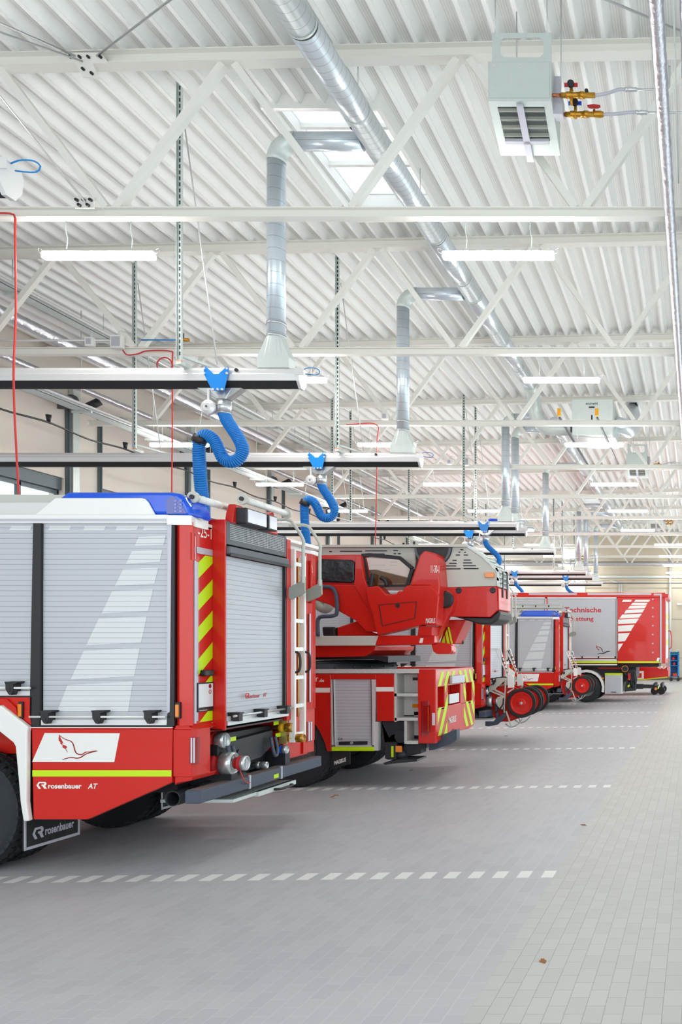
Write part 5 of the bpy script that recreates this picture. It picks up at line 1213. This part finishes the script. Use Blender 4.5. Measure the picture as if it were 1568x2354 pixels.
# perforated hanging struts and thin stay rods
def build_strut():
    t = thing('hanging_strut', (0, 0, RT + .1), '', 'strut', 'perforated struts carrying the rails')
    k = MB()
    zt = deck_z(-8) + .1
    k.box(-.032, -.026, -.02, .02, RT + .05, zt); k.box(.026, .032, -.02, .02, RT + .05, zt); k.box(-.032, .032, .016, .02, RT + .05, zt)
    z = RT + .12
    while z < zt - .05: k.box(-.012, .012, .010, .0155, z, z + .045, 1); z += .075
    k.box(-.03, .03, -.02, .2, RT + .0, RT + .05)
    k.build('channel', ['galv', 'dark'], t)
    MB().box(-.03, .03, -.02, .02, RT + .03, RT + .05).build('end_cap', 'amber', t)
    k = MB().cyl((.06, .0, zt - .5), (.47, .0, RT + .0), .009, 8); k.build('stay_rod', 'alulight', t)
    k = MB().beam((0, .04, RT + .12), (.45, .6, RT + .03), .03, .03); k.build('brace', 'galv', t)
    return t
S0 = None
for i, (y, _) in enumerate(RAILS):
    for j, x in enumerate((-6.43, -10.05)):
        if i == 0 and j == 1: continue
        lab = 'perforated steel strut on the %s side holding %s' % (('right', 'left')[j], RN[i])
        if S0 is None: S0 = build_strut(); S0.location = (x, y - .2, RT + .1); S0['label'] = lab
        else: dup(S0, (x, y - .2, RT + .1), lab)
# ================================================================ exhaust hoses hanging from the rails
def hose_mesh(P3, r):
    P = smooth_path(P3, .0055); n = len(P); R = []; mi = []
    for i in range(n): R.append(r if i % 4 in (0, 1) else r * .86)
    for i in range(n - 1): mi.append(0 if i % 4 in (0, 1, 3) else 1)
    k = MB(); k.rings(P, R, 18, 0, True, mi); return k
def build_hose(y, x0, path, label):
    """path: (dx, dz) from the collar, in metres"""
    t = thing('exhaust_hose', (x0, y, RT - .3), label, 'hose', 'blue exhaust hoses hanging from the rails')
    k = MB(); B = [(-.16, .0), (-.13, .015), (-.03, -.08), (.03, -.08), (.13, .015), (.16, .0), (.155, -.07), (.1, -.29), (-.05, -.29), (-.15, -.09)]
    k.side([(x0 + a, RT - .01 + c) for a, c in B], y - .125, y - .118); k.side([(x0 + a, RT - .01 + c) for a, c in B], y + .118, y + .125)
    br_ = k.build('trolley_bracket', 'bracket', t, .003)
    for a, c in ((-.145, -.015), (-.145, -.075), (.14, -.015), (.14, -.075), (-.035, -.275), (.025, -.275), (.08, -.275)):
        MB().lathe((x0 + a, y - .14, RT - .01 + c), [(.001, 0), (.014, 0), (.014, .015)], 10).build('bolt', 'alulight', br_)
    k = MB(); z0 = RT - .245; n = 24
    top_ = []; bot = []
    for i in range(n):
        a = 2 * math.pi * i / n; c, s_ = math.cos(a), math.sin(a); q = max(abs(c), abs(s_)); top_.append((x0 + .28 * c / q, y + .06 * s_ / q, z0)); bot.append((x0 + .03 + .085 * c, y + .085 * s_, z0 - .14))
    k.add(top_ + bot, [(i, (i + 1) % n, (i + 1) % n + n, i + n) for i in range(n)] + [tuple(range(n - 1, -1, -1))]); k.rings([(x0 + .03, y, z0 - .14), (x0 + .03, y, z0 - .3)], .083, 24); k.rings([(x0 + .03, y, z0 - .2), (x0 + .03, y, z0 - .215)], .088, 24)
    k.build('suction_funnel', 'alu', t)
    cx = x0 - .12; k = MB(); k.lathe((cx, y - .1, z0 - .25), [(.001, -.02), (.05, -.02), (.09, 0), (.09, .05), (.05, .07), (.001, .07)], 28); k.box(cx - .015, cx + .015, y - .09, y - .05, z0 - .2, z0 - .03); rl_ = k.build('spring_balancer', 'alulight', t)
    MB().lathe((cx, y - .13, z0 - .25), [(.006, 0), (.014, 0)], 12).build('hub', 'dark', rl_)
    S3 = (x0 + .03, y, z0 - .3)
    P3 = [(S3[0] + a, y - dy, S3[2] + c) for a, c, dy in path]
    hose_mesh(P3, .077).build('hose', ['hose', 'hosedark'], t)
    k = MB().rings([(S3[0], y, S3[2] + .02), (S3[0], y, S3[2] - .015)], .081, 20); k.build('hose_clip', 'alu', t)
    return t, (cx, y, z0), P3
# S-shaped path traced in metres: first three hoses share it
raw = [(395, 430), (425, 500), (480, 580), (545, 680), (578, 770), (545, 850), (480, 880), (415, 850), (380, 770), (340, 690), (275, 648), (218, 690), (210, 760), (215, 900), (225, 1050), (240, 1200), (255, 1370), (262, 1480), (268, 1650), (270, 1900), (262, 2150)]
ppm = F / 10.4 * 3.92
Spath = [((x - 395) / ppm, -(y_ - 430) / ppm, min(.1, i * .01)) for i, (x, y_) in enumerate(raw)]
t1, bal, P3 = build_hose(10.4, -6.02, Spath, 'blue corrugated exhaust hose in an S loop, above the rear of the nearest engine')
def saddle(t, P3, i, bal):
    p = Vector(P3[i]); d = (Vector(P3[i + 1]) - Vector(P3[i - 1])).normalized()
    k = MB().rings([p - d * .05, p + d * .05], .088, 18); k.build('saddle', 'black', t)
    MB().cyl((bal[0] - .08, bal[1] - .08, bal[2] - .3), (p.x, p.y - .02, p.z + .09), .004, 6).build('lift_cord', 'galv', t)
saddle(t1, P3, 11, bal)
t2, bal, P3 = build_hose(14.87, PX(735, 14.87), Spath[:17] + [(Spath[16][0] + a, Spath[16][1] + c, .1) for a, c in ((.06, -.25), (.1, -.5), (.14, -.7), (.17, -.82))], 'blue corrugated exhaust hose in an S loop, between engine and ladder truck')
saddle(t2, P3, 11, bal)
e_ = P3[-1]
k = MB(); k.rings(smooth_path([(e_[0], e_[1], e_[2]), (e_[0] + .05, e_[1], e_[2] - .08), (e_[0] + .16, e_[1], e_[2] - .12), (e_[0] + .22, e_[1], e_[2] - .02), (e_[0] + .16, e_[1], e_[2] + .1), (e_[0] + .06, e_[1], e_[2] + .12)], .03), .09, 16); k.build('exhaust_nozzle', 'greige', t2)
hp = lambda Y, pts: [((x - pts[0][0]) * Y / F, -(y_ - pts[0][1]) * Y / F, .05) for x, y_ in pts]
build_hose(22.8, PX(1110, 22.8) + .05, hp(22.8, [(1113, 1248), (1117, 1258), (1127, 1268), (1138, 1278), (1145, 1288), (1144, 1298), (1135, 1305), (1125, 1330), (1122, 1370)]), 'blue exhaust hose bending down behind the raised end of the ladder')
build_hose(24.0, PX(1080, 24.0), hp(24, [(1082, 1252), (1083, 1258), (1088, 1266), (1092, 1280), (1094, 1310)]), 'short visible piece of blue hose and bracket just above the ladder set')
build_hose(36.9, PX(1184, 36.9), hp(36.9, [(1186, 1336), (1190, 1344), (1198, 1352), (1204, 1362), (1206, 1375), (1206, 1400)]), 'small distant blue hose above the left part of the container truck')
build_hose(39.2, PX(1301, 39.2), hp(39.2, [(1302, 1345), (1305, 1352), (1313, 1359), (1321, 1364), (1326, 1375), (1327, 1400)]), 'small distant blue hose above the middle of the container truck')
# rolled blue hose end lying on a rail
k = MB().rings(smooth_path([(PX(1124, 22.8), 22.8, RT + .03), (PX(1128, 22.8), 22.8, RT + .05), (PX(1136, 22.8), 22.8, RT + .045), (PX(1173, 22.8), 22.8, RT + .04)], .05), .04, 12)
tag(k.build('rolled_sling', 'blue'), 'bright blue rolled sling lying on top of the third rail', 'sling')
# ================================================================ fan heaters with their pipework
def build_heater():
    """local origin on the centre line at z = 0 of the front face bottom edge"""
    Y = 8.6
    t = thing('fan_heater', (PX(1198, Y), Y, PZ(230, Y)), '', 'heater', 'ceiling fan heaters along the right')
    x0, x1 = PX(1122, Y), PX(1268, Y); z0 = PZ(230, Y); z1 = PZ(141, Y); zf = PZ(74, Y)
    zb = z0 - .05; dp = .55
    k = MB(); k.rear([(Y, z0), (Y, z1), (Y + dp, z1), (Y + dp, z0 - .24)], x0, x1)
    cs = k.build('casing', 'galv', t, .006)
    k = MB(); k.box(x0 + .02, x1 - .02, Y - .008, Y, z0 + .02, z1 - .02); k.build('front_panel', 'galv', cs)
    for i in range(3):
        for j in range(2): MB().lathe((x0 + .06 + i * (x1 - x0 - .12) / 2, Y - .016, z0 + .05 + j * (z1 - z0 - .1)), [(.001, 0), (.009, 0), (.009, .008)], 10).build('screw', 'alulight', cs)
    # underside grille, tilted towards the back
    def u(a, b_, off=0):   # a across 0..1, b_ depth 0..1
        return (x0 + a * (x1 - x0), Y + b_ * dp, z0 - .24 * b_ - off)
    k = MB()
    def slab(a0, a1, b0, b1, o0, o1, m=0):
        vs = [u(a, b_, o) for a in (a0, a1) for b_ in (b0, b1) for o in (o1, o0)]
        k.add(vs, [(0, 1, 3, 2), (4, 6, 7, 5), (0, 4, 5, 1), (2, 3, 7, 6), (0, 2, 6, 4), (1, 5, 7, 3)], m)
    slab(0, 1, 0, .1, 0, .012); slab(0, 1, .72, 1, 0, .012); slab(0, .13, .1, .72, 0, .012); slab(.87, 1, .1, .72, 0, .012); slab(.13, .87, .1, .72, -.002, .0, 1)
    k.build('outlet_frame', ['galv', 'black'], cs)
    for i in range(4):
        k = MB(); slab(.13, .87, .14 + i * .15, .16 + i * .15, 0, .03); k.build('louvre', 'greige', cs)
    k = MB(); slab(.44, .55, .02, 1.06, .03, .05); slab(.14, .86, .66, .72, .02, .05); k.build('deflector_bar', 'silver', cs)
    # hanging frame above the front
    k = MB(); a, b_ = x0 + .04, x1 - .0; zi, zo = z1 + .05, zf - .05
    for q_ in ((a, a + .085, z1, zf), (b_ - .085, b_, z1, zf), (a + .085, b_ - .085, z1, zi), (a + .085, b_ - .085, zo, zf)): k.box(q_[0], q_[1], Y + .01, Y + .016, q_[2], q_[3])
    for cx_, cz_, sx, sz in ((a + .085, zi, 1, 1), (b_ - .085, zi, -1, 1), (a + .085, zo, 1, -1), (b_ - .085, zo, -1, -1)): k.side([(cx_, cz_), (cx_ + sx * .04, cz_), (cx_, cz_ + sz * .04)], Y + .01, Y + .016)
    k.build('hanging_frame', 'galv', t)
    for x, yy, zz in ((a + .03, Y + .02, zf), (a + .15, Y + .5, z1 - .1), (b_ - .05, Y + .02, zf), (b_ + .05, Y + .3, z1 - .08)): MB().cyl((x, yy, zz), (x, yy, deck_z(x)), .007, 8).build('hanger_rod', 'alu', t)
    k = MB(); k.box(x1 + .0, x1 + .07, Y + .15, Y + .2, z0 + .0, z1 - .05); k.box(x1, x1 + .1, Y + .1, Y + .22, z0 - .08, z0 + .1); k.build('junction_box', 'silver', t)
    # copper stubs, brass valves, braided hoses
    yv = Y + .05
    for (py, sgn, yp) in ((219, 1, yv), (263, 0, yv + .15)):
        z = PZ(py, yp); xa = PX(1270 if sgn else 1280, yp)
        k = MB().cyl((xa - .05, yp, z), (xa + .09, yp, z), .018, 12); pp = k.build('copper_stub', 'copper', t)
        k = MB(); k.lathe((xa + .09, yp, z), [(.001, 0), (.026, 0), (.026, .05), (.034, .06), (.034, .1), (.026, .12), (.03, .16), (.03, .2), (.036, .2), (.036, .24), (.026, .26), (.026, .36), (.001, .36)], 14, axis='x'); k.cyl((xa + .2, yp, z), (xa + .2, yp, z + (.07 if sgn else -.04)), .02, 10); k.cyl((xa + .2, yp, z), (xa + .2, yp, z + (-.1 if sgn else .1)), .016, 10); k.build('valve', 'brass', pp)
        m1 = 'text_red' if sgn else 'blue'
        zz = z + (.09 if sgn else .1)
        k = MB(); k.lathe((xa + .2, yp - .06, zz), [(.001, 0), (.036, 0), (.036, .03)], 20); k.box(xa + .13, xa + .27, yp - .035, yp - .02, zz - .018, zz + .018, 1); k.build('valve_knob', ['black', m1], pp)
        if not sgn:
            k = MB(); k.lathe((xa + .4, yp, z), [(.03, 0), (.034, .03), (.034, .07), (.026, .1)], 12, axis='x'); k.cyl((xa + .4, yp, z), (xa + .4, yp, z + .05), .014, 8); k.build('valve_body', 'brass', pp)
            MB().side([(xa + .33, z + .075), (xa + .36, z + .06), (xa + .44, z + .06), (xa + .47, z + .075), (xa + .4, z + .085)], yp - .04, yp + .0).build('valve_lever', 'text_red', pp)
        else: MB().lathe((xa + .36, yp - .02, z + .04), [(.001, 0), (.02, 0), (.02, .05)], 12).build('cap', 'black', pp)
        x2 = xa + (.42 if sgn else .5); dz = .06 if sgn else .02
        hp_ = smooth_path([(x2 - .06, yp, z), (x2 + .04, yp, z), (x2 + .16, yp, z + dz * .35), (x2 + .28, yp, z + dz), (x2 + .36, yp, z + dz)], .012)
        k = MB().rings(hp_, [.016 + .0012 * (i % 2) for i in range(len(hp_))], 10); k.build('braided_hose', 'silver', pp)
        k = MB(); k.lathe((x2 + .34, yp, z + dz), [(.001, 0), (.024, 0), (.024, .03), (.018, .04), (.026, .06), (.02, .1), (.024, .12), (.012, .14)], 12, axis='x'); k.cyl((x2 + .44, yp, z + dz), (x2 + (.75 if sgn else 1.05), yp, z + dz), .011, 8)
        if sgn: k.rings(smooth_path([(x2 + .75, yp, z + dz), (x2 + .8, yp, z + dz + .02), (x2 + .81, yp, z + dz + .08), (x2 + .81, yp, z + dz + .25)], .02), .012, 8)
        k.build('supply_pipe', 'alu', pp)
    return t
H0 = build_heater(); H0['label'] = 'galvanised ceiling fan heater with brass valves, large one at upper right'
hl = Vector(H0.location)
hx = lambda px, Y: PX(px, Y)
for px, Yh, py, lab in ((1465, 25.9, 1060, 'galvanised fan heater with open frame, second from the camera'), (1509, 37.4, 1193, 'galvanised fan heater, third from the camera under the far roof'), (1309, 41.4, 1283, 'small distant fan heater left of the far tube lamps')):
    h_ = dup(H0, (PX(px, Yh), Yh, hl.z if px != 1309 else PZ(py, Yh)), lab)
    if px == 1309:
        ORG[h_.name] = tuple(h_.location)
        for sx in (-.3, .3): MB().cyl((h_.location.x + sx, Yh + .1, h_.location.z + .9), (h_.location.x + sx, Yh + .1, deck_z(-6.4)), .01, 8).build('hanger_rod', 'alu', h_)
# foil wrapped pipes
def foil(P, r, label, grp='foil wrapped pipes'):
    L = smooth_path(P, .06); R = [r * (1 + .035 * math.sin(i * 1.7) + (.03 if i % 5 == 0 else 0)) for i in range(len(L))]
    return tag(MB().rings(L, R, 18).build('foil_pipe', 'foiltape'), label, 'pipe', grp)
foil([(-.32, 3, 6.85), (-.32, 6, 6.85), (-.32, 40, 6.85)], .062, 'shiny foil wrapped pipe running down the right edge')
foil([(-.085, 3, 6.85), (-.085, 30, 6.85)], .055, 'shiny foil wrapped pipe cut by the right picture edge')
foil([(-12.5, 9, 7.95), (-12.5, 25, 7.95), (-12.5, 49, 7.95)], .11, 'foil wrapped pipe high along the left wall')
foil([(-13.5, 11, 7.6), (-13.5, 25, 7.6), (-13.5, 49, 7.6)], .07, 'thinner foil wrapped pipe close to the left wall')
foil([(-13.2, 47.0, 6.75), (-6, 47.0, 6.75), (-.6, 47.0, 6.75)], .08, 'foil wrapped pipe crossing the hall near the end wall')
foil([(-9.5, 38.6, 7.35), (-5, 38.6, 7.35), (-.6, 38.6, 7.35)], .06, 'foil wrapped cross pipe in front of the far trusses')
rod((-.21, 3, 9), (-.21, 9, 7.0), .008, 'thin rod between the two foil pipes at the right edge', 'galv', 'hanger_rod', 'rod', None)
# cable trays along the left wall
def tray(x, z, wd, label):
    t = thing('cable_tray', (x, 8, z), label, 'cable tray', 'cable trays along the left wall')
    k = MB(); k.box(x - wd / 2, x + wd / 2, 8, 49.5, z, z + .008); k.box(x - wd / 2, x - wd / 2 + .008, 8, 49.5, z, z + .06); k.box(x + wd / 2 - .008, x + wd / 2, 8, 49.5, z, z + .06); k.build('trough', 'galv', t)
    for i in range(18):
        yy = 10 + i * 2.2; k = MB(); k.box(x - wd / 2 - .05, x + wd / 2 + .05, yy, yy + .05, z - .045, z - .0); k.cyl((x, yy, z), (x, yy, deck_z(x)), .008, 6); k.build('tray_bracket', 'galv', t)
    k = MB(); k.cyl((x + wd / 2 + .06, 8, z + .05), (x + wd / 2 + .06, 49, z + .05), .03, 10); k.build('side_conduit', 'alulight', t)
    return t
tray(-12.45, 6.72, .3, 'perforated steel cable tray crossing the left wall below the trusses')
tray(-12.0, 8.15, .25, 'steel cable tray high at the left roof edge')
k = MB(); P = []
y = 12
while y < 48: P += [(-12.95, y, 6.42), (-12.95, y + 1.1, 6.36)]; y += 2.2
cb = tag(k.rings(smooth_path(P, .25), .02, 8).build('festoon_cable', 'black'), 'sagging black cable slung on hooks below the left cable tray', 'cable')
for i in range(16):
    yy = 12 + i * 2.2; MB().cyl((-12.95, yy, 6.43), (-12.95, yy, 6.57), .03, 10, r2=.055).build('cable_hook', 'black', cb)
# gate motors and spring drums over the left gates
for i, yp in enumerate(POSTS[2:8]):
    t = thing('gate_drive', (XL + .35, yp - .3, 7.55), 'gate drive drum with motor over the left gate, ' + ['nearest', 'second from the camera', 'third from the camera', 'fourth from the camera', 'fifth from the camera', 'sixth from the camera'][i], 'gate drive', 'gate drives on the left wall')
    MB().cyl((XL + .35, yp - 3.1, 7.55), (XL + .35, yp - .25, 7.55), .1, 20).build('spring_drum', 'silver', t)
    k = MB(); k.cyl((XL + .35, yp - .25, 7.55), (XL + .35, yp - .2, 7.55), .16, 20); k.box(XL + .002, XL + .4, yp - .2, yp - .15, 7.4, 7.7); k.build('end_bearing', 'grey', t)
    k = MB(); k.cyl((XL + .6, yp - .1, 7.45), (XL + .85, yp - .02, 7.62), .09, 14); k.box(XL + .35, XL + .6, yp - .2, yp + .05, 7.35, 7.52); k.build('motor', 'dark', t)
# ================================================================ fan cabinet with its rails and elbows
t = thing('fan_cabinet', (-2.55, 20.8, 7.08), 'grey fan cabinet marked ecovent and 1, hung between the trusses', 'ventilation unit')
x0, x1 = PX(1315, 20), PX(1409, 20)
k = MB().box(x0, x1, 20, 21.35, 7.1, 7.98); k.build('cabinet', 'galv', t, .01)
MB().box(x0 - .04, x1 + .04, 20.2, 21.2, 7.085, 7.1).build('base_pan', 'alulight', t)
sidetext('ecovent', 1347, 925, 1375, 930.5, 20, 'dark', t); sidetext('1', 1359, 954, 1362.5, 965, 20, 'black', t, off=.02)
a, b_ = pt(1354, 938, 20), pt(1367, 935, 20); MB().box(a[0], b_[0], 19.98, 20, a[2], b_[2]).build('grip_slot', 'black', t)
a, b_ = pt(1311.5, 992, 20), pt(1315, 981, 20); MB().box(a[0], b_[0], 19.99, 20.1, a[2], b_[2]).build('side_grip', 'black', t)
for px in (1288, 1374):
    x = PX(px, 18.43); tg = tag(MB().box(x - .02, x + .02, 18.35, 23.1, 7.045, 7.085).build('mounting_rail', 'grey'), 'dark mounting rail under the %s side of the fan cabinet' % ('left' if px < 1300 else 'right'), 'rail', 'mounting rails of the fan cabinet')
    MB().box(x - .045, x + .03, 18.3, 18.35, 7.1, 7.26).build('end_cap', mat('orange_cap', (245, 170, 20), .5) if px < 1300 else bpy.data.materials['orange_cap'], tg)
el = MB().rings(smooth_path([(MX, 19.9, MZ), (MX, 20.2, MZ - .05), (MX, 20.5, MZ - .35), (MX + .05, 20.6, 7.7), (MX + .3, 20.65, 7.45), (x0 - .01, 20.7, 7.45)], .08), .17, 28)
tag(el.build('duct_elbow', 'galv'), 'bright duct elbow joining the main duct to the fan cabinet', 'duct')
el = MB().rings(smooth_path([(x1 + .01, 20.7, 7.55), (x1 + .25, 20.75, 7.5), (-1.75, 21.1, 7.52), (-1.72, 21.9, 7.85), (-1.82, 23.2, 8.5), (-1.95, 24.3, 9.0)], .05), .2, 28)
tag(el.build('duct_elbow', 'galvduct'), 'short duct bend rising to the roof right of the fan cabinet', 'duct')
el = MB().rings(smooth_path([(PX(1360, 45), 45, 8.3), (PX(1450, 45), 45, 8.3), (PX(1466, 45), 45, 8.0), (PX(1466, 45), 45, 7.0)], .1), .2, 24)
# ================================================================ cables, junction boxes on the lower chords
def cable(P, label, m='cablered', r=.011, cat='cable', grp='red air cables'):
    return tag(MB().rings(smooth_path(P, .05), r, 8).build('cable', m), label, cat, grp)
y1 = 9.61
cable([(PX(0, y1) - .4, y1 - .1, 6.93), (PX(30, y1), y1 - .1, 6.94), (PX(50, y1), y1 - .1, 6.9), (PX(51, y1), y1 - .1, 6.7), (PX(56, y1), y1 - .12, 5.8), (PX(64, y1), y1 - .2, 5.0), (PX(70, y1), y1 - .2, 4.2), (PX(75, y1), y1 - .2, 3.7), (PX(76, y1), y1 - .2, 3.26)], 'red cable dropping in front of the left part of the nearest rail')
y2 = TY[1]
cable([(PX(290, y2), y2 - .08, 6.98), (PX(300, y2), y2 - .08, 6.9), (PX(325, y2), y2 - .08, 6.92), (PX(345, y2), y2 - .08, 6.97), (PX(400, y2), y2 - .08, 6.96), (PX(403, y2), y2 - .08, 6.8), (PX(403, y2), y2 - .08, 5.6), (PX(402, y2), y2 - .08, 4.6), (PX(402, y2), y2 - .08, 3.0)], 'red cable hanging behind the nearest rail, ending above the beacon')
lp = [(PX(387, y2) + .13 * math.cos(a), y2 - .1, 6.72 + .13 * math.sin(a)) for a in [i * math.pi / 8 for i in range(17)]]
cable(lp, 'small coil loop of red cable beside the perforated strut')
y3 = TY[2]
cable([(PX(800, y3), y3 - .08, 6.93), (PX(868, y3), y3 - .08, 6.93), (PX(870, y3), y3 - .08, 6.5), (PX(868, y3), y3 - .08, 5.0), (PX(866, y3), y3 - .08, 4.2)], 'thin red cable beside the end of the second rail')
def jbox(px, py, Y, w_, h_, label):
    a = pt(px - w_ / 2, py + h_ / 2, Y); b_ = pt(px + w_ / 2, py - h_ / 2, Y)
    o = tag(MB().box(a[0], b_[0], Y - .08, Y + .0, a[2], b_[2]).build('junction_box', 'white', None, .01), label, 'junction box', 'white junction boxes on the lower chords')
    MB().box(a[0] + .03, b_[0] - .03, Y - .09, Y - .08, a[2] + .03, b_[2] - .03).build('lid', 'silver', o)
    MB().rings(smooth_path([((a[0] + b_[0]) / 2, Y - .04, b_[2]), ((a[0] + b_[0]) / 2 + .05, Y - .04, b_[2] + .08), ((a[0] + b_[0]) / 2 + .15, Y - .04, b_[2] + .05)], .02), .006, 6).build('lead', 'galv', o)
for k_, (y, w_) in enumerate(((y2, 'second'), (y3, 'third'), (TY[3], 'fourth'))):
    yy = y - .09; base = PX(282, y2)
    for dx, s_, nm in ((0, .2, 'largest'), (-.46, .14, 'middle'), (-.5 + .05, .0, '')):
        if s_ == 0: continue
        x = base + dx if k_ == 0 else base + dx + (3.3 if k_ == 1 else 3.4)
        px = VX + x * F / yy; jbox(px, PZ_ if False else VY - (7.1 - H) * F / yy, yy, s_ * F / yy, s_ * 1.1 * F / yy, '%s white junction box on the lower chord of the %s truss' % (nm, w_))
k = MB().cyl((PX(0, y2) - 1, y2 - .1, 7.14), (PX(280, y2), y2 - .1, 7.14), .02, 8); tag(k.build('conduit', 'alulight'), 'white conduit on top of the second lower chord at the left edge', 'conduit')
k = MB(); xx = PX(332, y2); k.cyl((xx, y2 - .07, 7.16), (PX(420, y2), y2 - .07, 7.16), .012, 8); ah = k.build('air_line', 'blueplastic'); tag(ah, 'blue compressed air line with brass valve beside the perforated strut', 'air line')
k = MB(); k.cyl((PX(420, y2), y2 - .07, 7.16), (PX(440, y2), y2 - .07, 7.16), .03, 10); k.build('valve', 'brass', ah); MB().box(PX(421, y2), PX(427, y2), y2 - .1, y2 - .04, 7.19, 7.28).build('regulator', 'black', ah)
